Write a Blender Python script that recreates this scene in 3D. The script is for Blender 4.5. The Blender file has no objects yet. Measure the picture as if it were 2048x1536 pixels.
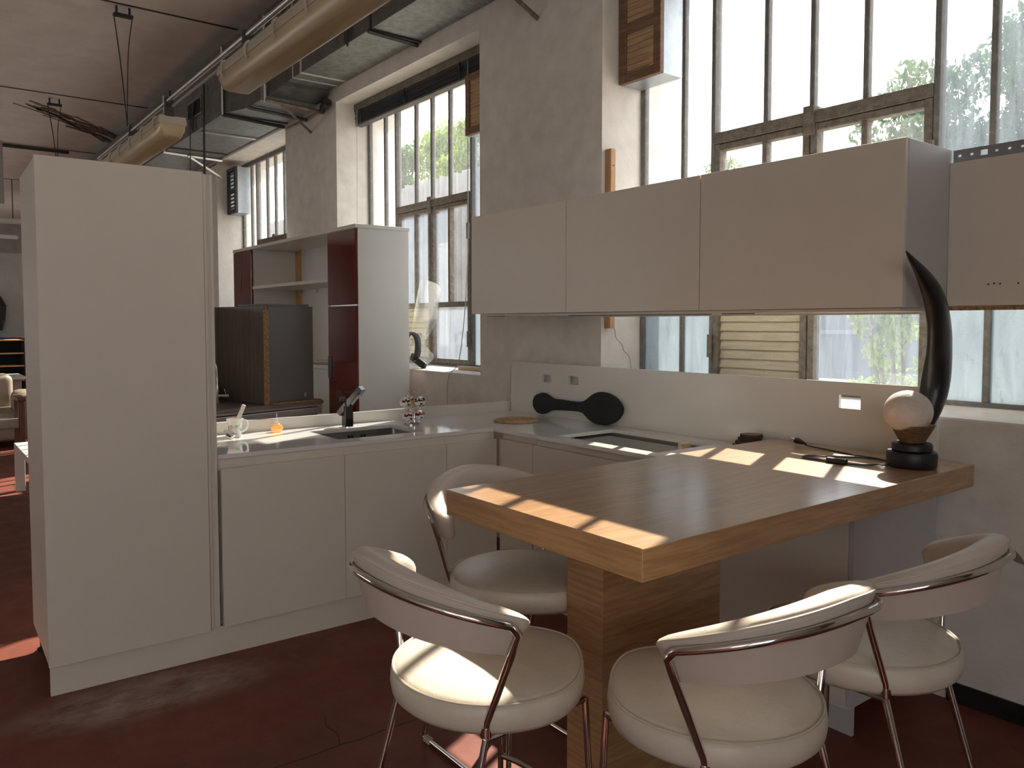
import bpy, bmesh, math, random
from math import sin, cos, pi, radians, sqrt, atan2
from mathutils import Vector, Matrix, Euler
random.seed(7)
S = bpy.context.scene
COL = S.collection

# ------------------------------------------------------------------ materials
def _n(nt, typ, **kw):
    n = nt.nodes.new(typ)
    for k, v in kw.items():
        setattr(n, k, v)
    return n

def new_mat(name):
    m = bpy.data.materials.new(name)
    m.use_nodes = True
    nt = m.node_tree
    nt.nodes.clear()
    out = _n(nt, 'ShaderNodeOutputMaterial')
    return m, nt, out

def set_in(n, **kw):
    for k, v in kw.items():
        n.inputs[k.replace('_', ' ')].default_value = v

def noise(nt, scale, detail=4, rough=.55, stretch=(1, 1, 1), dist=0.0):
    tc = _n(nt, 'ShaderNodeTexCoord')
    mp = _n(nt, 'ShaderNodeMapping')
    mp.inputs['Scale'].default_value = stretch
    nz = _n(nt, 'ShaderNodeTexNoise')
    set_in(nz, Scale=scale, Detail=detail, Roughness=rough, Distortion=dist)
    nt.links.new(tc.outputs['Object'], mp.inputs['Vector'])
    nt.links.new(mp.outputs['Vector'], nz.inputs['Vector'])
    return nz.outputs['Fac']

def ramp(nt, fac, stops):
    r = _n(nt, 'ShaderNodeValToRGB')
    e = r.color_ramp.elements
    while len(e) < len(stops):
        e.new(.5)
    for i, (p, c) in enumerate(stops):
        e[i].position = p
        e[i].color = (c[0], c[1], c[2], 1) if not isinstance(c, (int, float)) else (c, c, c, 1)
    nt.links.new(fac, r.inputs['Fac'])
    return r.outputs['Color']

def mixc(nt, fac, a, b, mode='MIX'):
    m = _n(nt, 'ShaderNodeMix', data_type='RGBA', blend_type=mode)
    for sock, v in ((m.inputs[0], fac), (m.inputs[6], a), (m.inputs[7], b)):
        if hasattr(v, 'is_output'):
            nt.links.new(v, sock)
        elif isinstance(v, (int, float)):
            sock.default_value = v
        else:
            sock.default_value = (v[0], v[1], v[2], 1)
    return m.outputs[2]

def bump(nt, h, strength, dist=.01):
    b = _n(nt, 'ShaderNodeBump')
    set_in(b, Strength=strength, Distance=dist)
    nt.links.new(h, b.inputs['Height'])
    return b.outputs['Normal']

def principled(nt, out, col, rough=.5, metal=0., spec=.5, coat=0., normal=None, roughsock=None, sheen=0., trans=0., sss=0.):
    p = _n(nt, 'ShaderNodeBsdfPrincipled')
    if hasattr(col, 'is_output'):
        nt.links.new(col, p.inputs['Base Color'])
    else:
        p.inputs['Base Color'].default_value = (col[0], col[1], col[2], 1)
    set_in(p, Roughness=rough, Metallic=metal)
    p.inputs['Specular IOR Level'].default_value = spec
    p.inputs['Coat Weight'].default_value = coat
    p.inputs['Coat Roughness'].default_value = .03 if rough < .15 else .22
    p.inputs['Sheen Weight'].default_value = sheen
    p.inputs['Transmission Weight'].default_value = trans
    if normal is not None:
        nt.links.new(normal, p.inputs['Normal'])
    if roughsock is not None:
        nt.links.new(roughsock, p.inputs['Roughness'])
    if out is not None:
        nt.links.new(p.outputs[0], out.inputs[0])
    return p

def mat(name, col, rough=.5, metal=0., var=.06, scale=6., bmp=0., bscale=60., spec=.5, coat=0., sheen=0., stretch=(1, 1, 1)):
    """Plain procedural material: colour with soft noise variation and optional bump."""
    m, nt, out = new_mat(name)
    f = noise(nt, scale, 5, .6, stretch)
    c0 = [max(0, x * (1 - var)) for x in col]
    c1 = [min(1, x * (1 + var)) for x in col]
    c = ramp(nt, f, [(.3, c0), (.7, c1)])
    nrm = bump(nt, noise(nt, bscale, 6, .6, stretch), bmp) if bmp > 0 else None
    principled(nt, out, c, rough, metal, spec, coat, nrm, sheen=sheen)
    return m

def mat_patchy(name, base, patch, scale, lo, hi, rough=.6, bmp=.1, bscale=40., detail=8, stretch=(1, 1, 1), metal=0.):
    m, nt, out = new_mat(name)
    f = noise(nt, scale, detail, .65, stretch, .4)
    k = ramp(nt, f, [(lo, 0.), (hi, 1.)])
    f2 = noise(nt, scale * 7, 4)
    b = ramp(nt, f2, [(.3, [x * .9 for x in base]), (.7, [min(1, x * 1.08) for x in base])])
    c = mixc(nt, k, b, patch)
    principled(nt, out, c, rough, metal, normal=bump(nt, noise(nt, bscale, 6, .6, stretch), bmp))
    return m

def mat_wood(name, dark, mid, light, axis='Y', rough=.4, scale=1.0, coat=0.):
    m, nt, out = new_mat(name)
    st = {'X': (.06, 1, 1), 'Y': (1, .06, 1), 'Z': (1, 1, .06)}[axis]
    st = tuple(s * scale for s in st)
    f1 = noise(nt, 14, 6, .62, st, .9)
    f2 = noise(nt, 90, 3, .6, st)
    tc = _n(nt, 'ShaderNodeTexCoord')
    mp = _n(nt, 'ShaderNodeMapping')
    mp.inputs['Scale'].default_value = tuple(s * 2.2 for s in st)
    wv = _n(nt, 'ShaderNodeTexWave', wave_type='RINGS', rings_direction={'X': 'X', 'Y': 'Y', 'Z': 'Z'}[axis])
    set_in(wv, Scale=2.5, Distortion=9.0, Detail=4.0)
    wv.inputs['Detail Scale'].default_value = 1.4
    nt.links.new(tc.outputs['Object'], mp.inputs['Vector'])
    nt.links.new(mp.outputs['Vector'], wv.inputs['Vector'])
    a = ramp(nt, f1, [(.25, dark), (.5, mid), (.75, light)])
    b = mixc(nt, .22, a, ramp(nt, wv.outputs['Fac'], [(.2, dark), (.8, light)]))
    c = mixc(nt, .35, b, ramp(nt, f2, [(.42, [x * .72 for x in dark]), (.58, light)]))
    principled(nt, out, c, rough, 0, .5, coat, bump(nt, f2, .12, .004))
    return m

def mat_glass(name, dust=.12, tint=(1, 1, 1), wavy=0., dustcol=(.85, .9, .95), streak=(9, 9, .8), gloss=.06, lo=.45):
    """Window glass: clear, with a film of dust that scatters the light and a thin reflection."""
    m, nt, out = new_mat(name)
    tr = _n(nt, 'ShaderNodeBsdfTransparent'); tr.inputs[0].default_value = (*tint, 1)
    tl = _n(nt, 'ShaderNodeBsdfTranslucent'); tl.inputs[0].default_value = (*dustcol, 1)
    df = _n(nt, 'ShaderNodeBsdfDiffuse'); df.inputs[0].default_value = (*dustcol, 1)
    gl = _n(nt, 'ShaderNodeBsdfGlossy'); gl.inputs['Roughness'].default_value = .04
    m1 = _n(nt, 'ShaderNodeMixShader'); m1.inputs[0].default_value = .3
    nt.links.new(tl.outputs[0], m1.inputs[1]); nt.links.new(df.outputs[0], m1.inputs[2])
    f = noise(nt, 3.0, 8, .7, streak, .6)
    f2 = noise(nt, 26, 4, .7, (1, 1, .4))
    k = ramp(nt, f, [(.3, dust * lo), (.75, min(1, dust * 1.9))])
    k2 = ramp(nt, f2, [(.62, 0.), (.75, min(1, dust * .7))])
    kk = mixc(nt, 1.0, k, k2, 'ADD')
    m2 = _n(nt, 'ShaderNodeMixShader')
    nt.links.new(kk, m2.inputs[0])
    nt.links.new(tr.outputs[0], m2.inputs[1]); nt.links.new(m1.outputs[0], m2.inputs[2])
    m3 = _n(nt, 'ShaderNodeMixShader'); m3.inputs[0].default_value = gloss
    nt.links.new(m2.outputs[0], m3.inputs[1]); nt.links.new(gl.outputs[0], m3.inputs[2])
    if wavy:
        nrm = bump(nt, noise(nt, 120, 2, .5), wavy)
        nt.links.new(nrm, gl.inputs['Normal'])
    nt.links.new(m3.outputs[0], out.inputs[0])
    return m

M = {}
def build_materials():
    M['wall'] = mat_patchy('plaster_white', (.69, .65, .595), (.61, .57, .52), 1.1, .5, .8, .85, .25, 26)
    M['ceil'] = mat_patchy('ceiling_plaster', (.82, .765, .69), (.70, .65, .58), .5, .42, .78, .9, .1, 12)
    # red painted concrete floor with scuffs
    m, nt, out = new_mat('red_floor')
    a = ramp(nt, noise(nt, 2.2, 8, .65), [(.3, (.135, .040, .027)), (.7, (.20, .060, .040))])
    k = ramp(nt, noise(nt, 3.1, 10, .75, (1, 1.7, 1), .6), [(.60, 0.), (.74, .45)])
    b = mixc(nt, k, a, (.24, .14, .12))
    k2 = ramp(nt, noise(nt, 60, 5, .8), [(.70, 0.), (.8, .35)])
    c = mixc(nt, k2, b, (.30, .20, .18))
    tc = _n(nt, 'ShaderNodeTexCoord')
    def around(px, py, rx, ry, rot):
        mp = _n(nt, 'ShaderNodeMapping', vector_type='TEXTURE')
        mp.inputs['Location'].default_value = (px, py, 0)
        mp.inputs['Rotation'].default_value = (0, 0, rot)
        mp.inputs['Scale'].default_value = (rx, ry, 1)
        gr = _n(nt, 'ShaderNodeTexGradient', gradient_type='SPHERICAL')
        nt.links.new(tc.outputs['Object'], mp.inputs['Vector'])
        nt.links.new(mp.outputs['Vector'], gr.inputs['Vector'])
        return gr.outputs['Fac']
    g = around(-.56, -2.62, .24, .62, -.05)
    sc = ramp(nt, noise(nt, 9, 9, .75, (1, .5, 1)), [(.34, 0.), (.62, 1.)])
    gk = mixc(nt, 1.0, ramp(nt, g, [(.05, 0.), (.5, .95)]), sc, 'MULTIPLY')
    c = mixc(nt, gk, c, (.36, .27, .25))
    rs = ramp(nt, noise(nt, 5, 6, .7), [(.3, .42), (.7, .66)])
    principled(nt, out, c, .5, 0, .3, normal=bump(nt, noise(nt, 30, 8, .7), .12), roughsock=rs)
    M['floor'] = m
    M['lacquer'] = mat('cream_lacquer', (.68, .62, .54), .42, var=.012, bmp=.015, bscale=220)
    M['lacquer_grey'] = mat('grey_board', (.50, .49, .49), .5, var=.015)
    M['carcass'] = mat('white_board', (.68, .665, .62), .5, var=.02)
    M['gola'] = mat('champagne_profile', (.66, .615, .54), .35, .0, var=.02)
    M['dark_gap'] = mat('dark_void_board', (.03, .03, .03), .8)
    M['quartz'] = mat('white_quartz', (.74, .73, .70), .07, var=.02, scale=40, coat=.3)
    M['splash'] = mat('white_splashback', (.70, .68, .63), .16, var=.015)
    M['steel'] = mat('brushed_steel', (.33, .33, .32), .32, 1., var=.06, scale=3, stretch=(1, 30, 1))
    M['chrome'] = mat('chrome', (.72, .71, .69), .08, 1., var=.02)
    M['gunmetal'] = mat('gunmetal', (.12, .123, .13), .16, 1., var=.04)
    M['oak_y'] = mat_wood('oak_long_grain', (.33, .175, .075), (.43, .245, .11), (.52, .315, .155), 'Y', .30, 1.0, .8)
    M['oak_x'] = mat_wood('oak_cross_grain', (.33, .175, .075), (.43, .245, .11), (.52, .315, .155), 'X', .38)
    M['batten'] = mat_wood('pine_batten', (.40, .20, .085), (.50, .27, .12), (.58, .34, .17), 'Z', .6)
    M['pine'] = mat_wood('pale_pine', (.50, .36, .20), (.62, .47, .29), (.70, .56, .36), 'X', .7)
    M['leather'] = mat('cream_leather', (.66, .60, .50), .38, var=.06, scale=9, bmp=.16, bscale=34)
    M['leather_shell'] = mat('cream_leather_shell', (.64, .565, .49), .42, var=.03, scale=9, bmp=.08, bscale=60)
    M['stitch'] = mat('cream_piping', (.60, .545, .46), .5)
    M['horn'] = mat('black_horn', (.014, .014, .017), .34, var=.3, scale=4, bmp=.1, bscale=30, stretch=(4, 4, .5))
    M['black_paint'] = mat('black_paint', (.012, .012, .014), .45, var=.1)
    M['black_rough'] = mat('black_board', (.012, .013, .017), .7, var=.1)
    M['globe'] = mat('frosted_fibre_globe', (.66, .60, .54), .75, var=.10, scale=30, bmp=.35, bscale=90)
    M['rope'] = mat('jute_rope', (.22, .13, .06), .9, var=.3, scale=60, bmp=.7, bscale=140)
    M['cable'] = mat('black_cable', (.015, .015, .015), .5)
    M['plug_pin'] = mat('plated_pin', (.8, .79, .76), .2, 1.)
    M['straw'] = mat('woven_straw', (.46, .33, .17), .85, var=.35, scale=55, bmp=.6, bscale=90)
    M['bark'] = mat('dark_bark', (.045, .026, .016), .85, var=.3, scale=40, bmp=.4)
    M['slice'] = mat('pale_wood_slice', (.30, .20, .11), .6, var=.2, scale=30)
    M['porcelain'] = mat('white_porcelain', (.80, .785, .76), .12, var=.02)
    M['cutlery'] = mat('ivory_handle', (.72, .68, .58), .35, var=.04)
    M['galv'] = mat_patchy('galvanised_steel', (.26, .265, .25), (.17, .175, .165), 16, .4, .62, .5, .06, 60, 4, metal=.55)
    M['galv_dark'] = mat_patchy('dark_galvanised_steel', (.125, .118, .105), (.085, .08, .072), 9, .4, .65, .6, .06, 60, 4, metal=.35)
    M['seal'] = mat('pale_duct_sealant', (.48, .47, .43), .7, var=.15, scale=30)
    M['rust'] = mat_patchy('rusty_angle_iron', (.15, .085, .05), (.20, .17, .14), 22, .4, .6, .7, .2, 60)
    M['stain'] = mat('flaked_plaster', (.22, .18, .145), .9, var=.3, scale=8)
    M['iron'] = mat('dark_iron', (.045, .042, .04), .6, .3, var=.2, scale=20)
    M['conduit'] = mat('steel_conduit', (.58, .565, .53), .32, .85, var=.08)
    M['pipe'] = mat('grey_pipe', (.33, .32, .31), .5, var=.1)
    M['diff'] = mat('yellowed_diffuser', (.56, .42, .21), .28, var=.18, scale=3, stretch=(.3, 2, 2))
    m, nt, out = new_mat('yellowed_diffuser')
    c = ramp(nt, noise(nt, 3, 4, .6, (.3, 2, 2)), [(.3, (.60, .46, .25)), (.7, (.80, .68, .44))])
    p = principled(nt, None, c, .25)
    tl = _n(nt, 'ShaderNodeBsdfTranslucent'); nt.links.new(c, tl.inputs[0])
    mx = _n(nt, 'ShaderNodeMixShader'); mx.inputs[0].default_value = .3
    nt.links.new(p.outputs[0], mx.inputs[1]); nt.links.new(tl.outputs[0], mx.inputs[2]); nt.links.new(mx.outputs[0], out.inputs[0])
    M['diff'] = m
    M['lamp_body'] = mat('grey_lamp_housing', (.44, .39, .31), .5, var=.06)
    M['frame'] = mat_patchy('aged_window_frame', (.15, .145, .135), (.25, .24, .215), 22, .5, .75, .75, .35, 70)
    M['frame_worn'] = mat_patchy('peeling_sash_frame', (.19, .17, .14), (.13, .105, .08), 26, .42, .6, .8, .5, 70)
    M['glass'] = mat_glass('dusty_clear_glass', .05, dustcol=(.7, .74, .8))
    M['glass_frost'] = mat_glass('textured_window_glass', .86, (.78, .84, .90), .3, (.33, .375, .41), (7, 7, 1.2), lo=.92)
    M['glass_dirty'] = mat_glass('streaked_window_glass', .11, (.88, .91, .95), 0, (.46, .52, .60))
    M['slat'] = mat_patchy('weathered_slats', (.50, .45, .33), (.37, .33, .24), 14, .4, .7, .6, .2, 60, 6, (.3, 1, 2.5))
    M['louvre_wood'] = mat_wood('brown_vent_wood', (.13, .065, .035), (.18, .095, .055), (.24, .135, .08), 'X', .6)
    M['cane'] = mat_wood('cane_vent_panel', (.34, .20, .10), (.44, .28, .15), (.52, .36, .21), 'X', .7)
    M['zinc'] = mat('zinc_sheet', (.40, .43, .46), .4, .7, var=.1, scale=15)
    M['blind'] = mat('black_blind', (.020, .022, .026), .45, var=.2)
    M['headrail'] = mat_patchy('dirty_headrail', (.15, .125, .095), (.10, .085, .065), 12, .4, .6, .7, .1)
    M['skirting'] = mat('black_tile', (.018, .017, .018), .25, var=.2)
    M['red_gloss'] = mat('deep_red_gloss', (.115, .010, .008), .06, var=.03, coat=.5)
    M['white_gloss'] = mat('white_melamine', (.70, .70, .655), .28, var=.02)
    M['orange_strip'] = mat('beech_strip', (.72, .42, .19), .5, var=.1)
    M['grey_wood'] = mat_wood('grey_wood_laminate', (.14, .122, .11), (.19, .168, .15), (.24, .215, .195), 'Z', .42)
    M['graphite'] = mat('graphite_board', (.135, .127, .122), .45, var=.04)
    M['chipboard'] = mat_patchy('raw_chipboard', (.42, .27, .14), (.20, .12, .06), 70, .4, .6, .9, .5, 120)
    M['wt_grey'] = mat_wood('grey_worktop', (.17, .145, .13), (.225, .195, .175), (.28, .245, .22), 'Y', .45)
    M['alu'] = mat('aluminium_profile', (.46, .43, .41), .36, .5, var=.05)
    M['acrylic'] = mat_glass('clear_acrylic', .07, (.985, .985, .975), 0, (.95, .95, .92), (1, 1, 1), .07)
    M['cream_board'] = mat('cream_board', (.86, .82, .56), .6, var=.05)
    M['corr'] = mat_patchy('corrugated_sheet', (.20, .20, .195), (.145, .145, .145), 2, .45, .75, .6, .1)
    M['render'] = mat_patchy('outside_render', (.085, .088, .10), (.06, .063, .07), 1.2, .4, .75, .9, .2)
    M['concrete'] = mat_patchy('outside_concrete', (.15, .15, .155), (.11, .11, .115), 3, .4, .75, .9, .2)
    M['grass'] = mat_patchy('outside_ground', (.48, .45, .40), (.40, .37, .32), 2, .4, .7, .95, .3)
    M['bark_tree'] = mat('tree_bark', (.12, .09, .065), .9, var=.3, scale=10, bmp=.5)
    for nm, c in (('leaf_dark', (.055, .10, .045)), ('leaf_mid', (.10, .17, .05)), ('leaf_bright', (.19, .27, .045))):
        m, nt, out = new_mat(nm)
        col = ramp(nt, noise(nt, 2.5, 4), [(.3, [x * .75 for x in c]), (.7, [min(1, x * 1.3) for x in c])])
        df = _n(nt, 'ShaderNodeBsdfDiffuse'); tl = _n(nt, 'ShaderNodeBsdfTranslucent')
        nt.links.new(col, df.inputs[0]); nt.links.new(col, tl.inputs[0])
        mx = _n(nt, 'ShaderNodeMixShader'); mx.inputs[0].default_value = .5
        nt.links.new(df.outputs[0], mx.inputs[1]); nt.links.new(tl.outputs[0], mx.inputs[2])
        nt.links.new(mx.outputs[0], out.inputs[0])
        M[nm] = m
    # patterned mug
    m, nt, out = new_mat('painted_mug')
    tc = _n(nt, 'ShaderNodeTexCoord'); mp = _n(nt, 'ShaderNodeMapping')
    vo = _n(nt, 'ShaderNodeTexVoronoi'); set_in(vo, Scale=95.0)
    nt.links.new(tc.outputs['Object'], vo.inputs['Vector'])
    hs = _n(nt, 'ShaderNodeHueSaturation'); set_in(hs, Saturation=1.15, Value=.62)
    nt.links.new(vo.outputs['Color'], hs.inputs['Color'])
    sp = _n(nt, 'ShaderNodeSeparateXYZ'); nt.links.new(tc.outputs['Object'], sp.inputs[0])
    band = ramp(nt, sp.outputs['Z'], [(.012, 0.), (.02, .85), (.062, .85), (.07, 0.)])
    band2 = mixc(nt, 1., band, ramp(nt, noise(nt, 40, 3), [(.42, 0.), (.5, 1.)]), 'MULTIPLY')
    principled(nt, out, mixc(nt, band2, (.8, .78, .75), hs.outputs['Color']), .12)
    M['mug'] = m
    # espresso cups: white with bold black / red / yellow shapes
    for nm, acc in (('cup_yellow', (.75, .42, .02)), ('cup_red', (.45, .03, .03)), ('cup_black', (.02, .02, .02))):
        m, nt, out = new_mat(nm)
        k = ramp(nt, noise(nt, 38, 1, .4, dist=.5), [(.55, 0.), (.57, 1.)])
        k2 = ramp(nt, noise(nt, 55, 1, .4, (1.3, .7, 1)), [(.60, 0.), (.62, 1.)])
        c = mixc(nt, k2, mixc(nt, k, (.78, .77, .75), acc), (.015, .015, .015))
        principled(nt, out, c, .12)
        M[nm] = m
    # amber glass
    m, nt, out = new_mat('amber_glass')
    tr = _n(nt, 'ShaderNodeBsdfTransparent'); tr.inputs[0].default_value = (1, .76, .46, 1)
    tl = _n(nt, 'ShaderNodeBsdfTranslucent'); tl.inputs[0].default_value = (1, .66, .32, 1)
    gl = _n(nt, 'ShaderNodeBsdfGlossy'); gl.inputs['Roughness'].default_value = .05
    a = _n(nt, 'ShaderNodeMixShader'); a.inputs[0].default_value = .45
    b = _n(nt, 'ShaderNodeMixShader'); b.inputs[0].default_value = .1
    nt.links.new(tr.outputs[0], a.inputs[1]); nt.links.new(tl.outputs[0], a.inputs[2])
    nt.links.new(a.outputs[0], b.inputs[1]); nt.links.new(gl.outputs[0], b.inputs[2])
    nt.links.new(b.outputs[0], out.inputs[0])
    M['amber'] = m
    M['sofa'] = mat('beige_sofa_leather', (.30, .25, .19), .5, var=.1, bmp=.2, bscale=20)
    M['redbrown_wood'] = mat_wood('red_brown_wood', (.10, .04, .022), (.15, .065, .035), (.20, .09, .05), 'Z', .4)
    M['charcoal'] = mat('charcoal_cloth', (.02, .02, .021), .9, var=.2)
    M['far_wall'] = mat_patchy('far_wall_plaster', (.40, .385, .355), (.33, .315, .29), .7, .45, .75, .9, .1)
    M['white_paper'] = mat('white_paper', (.78, .78, .76), .8, var=.05)

build_materials()

# ------------------------------------------------------------------ mesh helpers
def BM():
    return bmesh.new()

def bx(bm, x0, x1, y0, y1, z0, z1, bev=0., seg=2, mtx=None):
    r = bmesh.ops.create_cube(bm, size=1.0)
    vs = r['verts']
    for v in vs:
        v.co = Vector((x0 + (v.co.x + .5) * (x1 - x0), y0 + (v.co.y + .5) * (y1 - y0), z0 + (v.co.z + .5) * (z1 - z0)))
    if mtx is not None:
        for v in vs:
            v.co = mtx @ v.co
    if bev > 0:
        es = list({e for v in vs for e in v.link_edges})
        bmesh.ops.bevel(bm, geom=es, offset=bev, segments=seg, profile=.5, affect='EDGES')
    return bm

def box(x0, x1, y0, y1, z0, z1, bev=0., seg=2, mtx=None):
    return bx(BM(), x0, x1, y0, y1, z0, z1, bev, seg, mtx)

def smooth_pts(pts, n=6):
    """Catmull-Rom through pts."""
    P = [Vector(p) for p in pts]
    if len(P) < 3:
        return P
    out = []
    for i in range(len(P) - 1):
        p0 = P[max(i - 1, 0)]; p1 = P[i]; p2 = P[i + 1]; p3 = P[min(i + 2, len(P) - 1)]
        for k in range(n):
            t = k / n
            out.append(.5 * ((2 * p1) + (-p0 + p2) * t + (2 * p0 - 5 * p1 + 4 * p2 - p3) * t * t + (-p0 + 3 * p1 - 3 * p2 + p3) * t ** 3))
    out.append(P[-1])
    return out

def tube(bm, pts, r, seg=10, cap=True, radii=None, flat=1.0, closed=False):
    P = [Vector(p) for p in pts]
    n = len(P)
    rings = []
    t0 = (P[1] - P[0]).normalized()
    up = Vector((0, 0, 1)) if abs(t0.z) < .9 else Vector((1, 0, 0))
    nrm = (up - t0 * up.dot(t0)).normalized()
    for i in range(n):
        if closed:
            t = (P[(i + 1) % n] - P[i - 1]).normalized()
        elif i == 0:
            t = t0
        elif i == n - 1:
            t = (P[-1] - P[-2]).normalized()
        else:
            t = ((P[i + 1] - P[i]).normalized() + (P[i] - P[i - 1]).normalized())
            t = t.normalized() if t.length > 1e-6 else (P[i + 1] - P[i]).normalized()
        nrm = (nrm - t * nrm.dot(t))
        nrm = nrm.normalized() if nrm.length > 1e-6 else Vector((1, 0, 0))
        b = t.cross(nrm)
        rr = radii[i] if radii else r
        rings.append([bm.verts.new(P[i] + (nrm * cos(2 * pi * k / seg) * flat + b * sin(2 * pi * k / seg)) * rr) for k in range(seg)])
    rng = range(n if closed else n - 1)
    for i in rng:
        a = rings[i]; c = rings[(i + 1) % n]
        for k in range(seg):
            bm.faces.new((a[k], a[(k + 1) % seg], c[(k + 1) % seg], c[k]))
    if cap and not closed:
        bm.faces.new(list(reversed(rings[0]))); bm.faces.new(rings[-1])
    return bm

def lathe(bm, prof, c=(0, 0, 0), seg=32, sx=1., sy=1., cap=True):
    rings = []
    for r, z in prof:
        rings.append([bm.verts.new((c[0] + r * cos(2 * pi * k / seg) * sx, c[1] + r * sin(2 * pi * k / seg) * sy, c[2] + z)) for k in range(seg)])
    for a, b in zip(rings, rings[1:]):
        for k in range(seg):
            bm.faces.new((a[k], a[(k + 1) % seg], b[(k + 1) % seg], b[k]))
    if cap:
        if prof[0][0] > 1e-5: bm.faces.new(list(reversed(rings[0])))
        if prof[-1][0] > 1e-5: bm.faces.new(rings[-1])
    return bm

def prism(bm, poly, axis, a0, a1):
    """extrude a 2-D polygon along an axis ('X': poly in y,z; 'Y': x,z; 'Z': x,y)"""
    def P(u, v, a):
        return {'X': (a, u, v), 'Y': (u, a, v), 'Z': (u, v, a)}[axis]
    A = [bm.verts.new(P(u, v, a0)) for u, v in poly]
    B = [bm.verts.new(P(u, v, a1)) for u, v in poly]
    n = len(poly)
    fs = [bm.faces.new(A), bm.faces.new(list(reversed(B)))]
    for i in range(n):
        fs.append(bm.faces.new((A[i], B[i], B[(i + 1) % n], A[(i + 1) % n])))
    bmesh.ops.recalc_face_normals(bm, faces=fs)
    return bm

def cut_plate(bm, x0, x1, z0, z1, holes, y0, y1, bev=0.):
    """plate in the XZ plane (y0..y1 thick) with rectangular holes (hx0,hx1,hz0,hz1); for horizontal plates see cut_slab"""
    xs = sorted({x0, x1, *[h[0] for h in holes], *[h[1] for h in holes]})
    zs = sorted({z0, z1, *[h[2] for h in holes], *[h[3] for h in holes]})
    vt = {}
    def V(i, j, y):
        k = (i, j, y)
        if k not in vt:
            vt[k] = bm.verts.new((xs[i], y, zs[j]))
        return vt[k]
    def solid(i, j):
        if i < 0 or j < 0 or i >= len(xs) - 1 or j >= len(zs) - 1:
            return False
        cx = (xs[i] + xs[i + 1]) / 2; cz = (zs[j] + zs[j + 1]) / 2
        return not any(h[0] < cx < h[1] and h[2] < cz < h[3] for h in holes)
    for i in range(len(xs) - 1):
        for j in range(len(zs) - 1):
            if not solid(i, j):
                continue
            bm.faces.new((V(i, j, y0), V(i + 1, j, y0), V(i + 1, j + 1, y0), V(i, j + 1, y0)))
            bm.faces.new((V(i, j, y1), V(i, j + 1, y1), V(i + 1, j + 1, y1), V(i + 1, j, y1)))
            if not solid(i - 1, j): bm.faces.new((V(i, j, y0), V(i, j + 1, y0), V(i, j + 1, y1), V(i, j, y1)))
            if not solid(i + 1, j): bm.faces.new((V(i + 1, j, y0), V(i + 1, j, y1), V(i + 1, j + 1, y1), V(i + 1, j + 1, y0)))
            if not solid(i, j - 1): bm.faces.new((V(i, j, y0), V(i, j, y1), V(i + 1, j, y1), V(i + 1, j, y0)))
            if not solid(i, j + 1): bm.faces.new((V(i, j + 1, y0), V(i + 1, j + 1, y0), V(i + 1, j + 1, y1), V(i, j + 1, y1)))
    bmesh.ops.recalc_face_normals(bm, faces=bm.faces[:])
    return bm

# ------------------------------------------------------------------ object helpers
def link(o, parent=None):
    COL.objects.link(o)
    if parent is not None:
        o.parent = parent
    return o

def obj(name, bm, material, parent=None, smooth=False, origin=None, angle=None):
    """bm is in world coordinates of the un-rotated thing; shifted into the parent's frame"""
    off = Vector((0, 0, 0))
    if parent is not None:
        p = parent
        while p is not None:
            off += Vector(p.get('_base', (0, 0, 0))) if '_base' in p else Vector((0, 0, 0))
            p = p.parent
    elif origin is not None:
        off = Vector(origin)
    if off.length > 0:
        bmesh.ops.translate(bm, verts=bm.verts[:], vec=-off)
    me = bpy.data.meshes.new(name)
    bm.to_mesh(me); bm.free()
    me.materials.append(M[material] if isinstance(material, str) else material)
    if smooth:
        for p in me.polygons: p.use_smooth = True
        try:
            me.set_sharp_from_angle(angle=radians(angle or 38))
        except Exception:
            pass
    o = bpy.data.objects.new(name, me)
    link(o, parent)
    if parent is None and origin is not None:
        o.location = origin
    return o

def props(o, label, cat, group=None, kind=None):
    if label: o['label'] = label
    if cat: o['category'] = cat
    if group: o['group'] = group
    if kind: o['kind'] = kind
    return o

def thing(name, label, cat, base, rotz=0., pivot=None, group=None):
    """Empty at the thing's base. base is given un-rotated; rotz turns it about pivot (default: its own base)."""
    o = bpy.data.objects.new(name, None)
    o.empty_display_size = .1
    link(o)
    b = Vector(base)
    if pivot is not None:
        pv = Vector((pivot[0], pivot[1], 0))
        o.location = pv + Matrix.Rotation(rotz, 3, 'Z') @ (b - pv)
    else:
        o.location = b
    o.rotation_euler = (0, 0, rotz)
    o['_base'] = tuple(b)
    return props(o, label, cat, group)

def single(name, bm, material, label, cat, base, group=None, smooth=False, rotz=0., pivot=None, kind=None):
    o = obj(name, bm, material, None, smooth, base)
    if pivot is not None:
        b = Vector(base); pv = Vector((pivot[0], pivot[1], 0))
        o.location = pv + Matrix.Rotation(rotz, 3, 'Z') @ (b - pv)
        o.rotation_euler = (0, 0, rotz)
    return props(o, label, cat, group, kind)

def struct(name, bm, material, parent=None, smooth=False):
    o = obj(name, bm, material, parent, smooth)
    if parent is None:
        o['kind'] = 'structure'
    return o

# ------------------------------------------------------------------ main dimensions
CEIL = 4.66
PHI = -0.0201                      # the sink run stands about one degree off the window wall
PIV = (0., 0.)
XL, XR, YB, YF = -26.0, 8.0, .02, -12.5   # hall: far end, near end, window wall face, opposite wall
GLZ = .38                          # glazing plane

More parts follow.
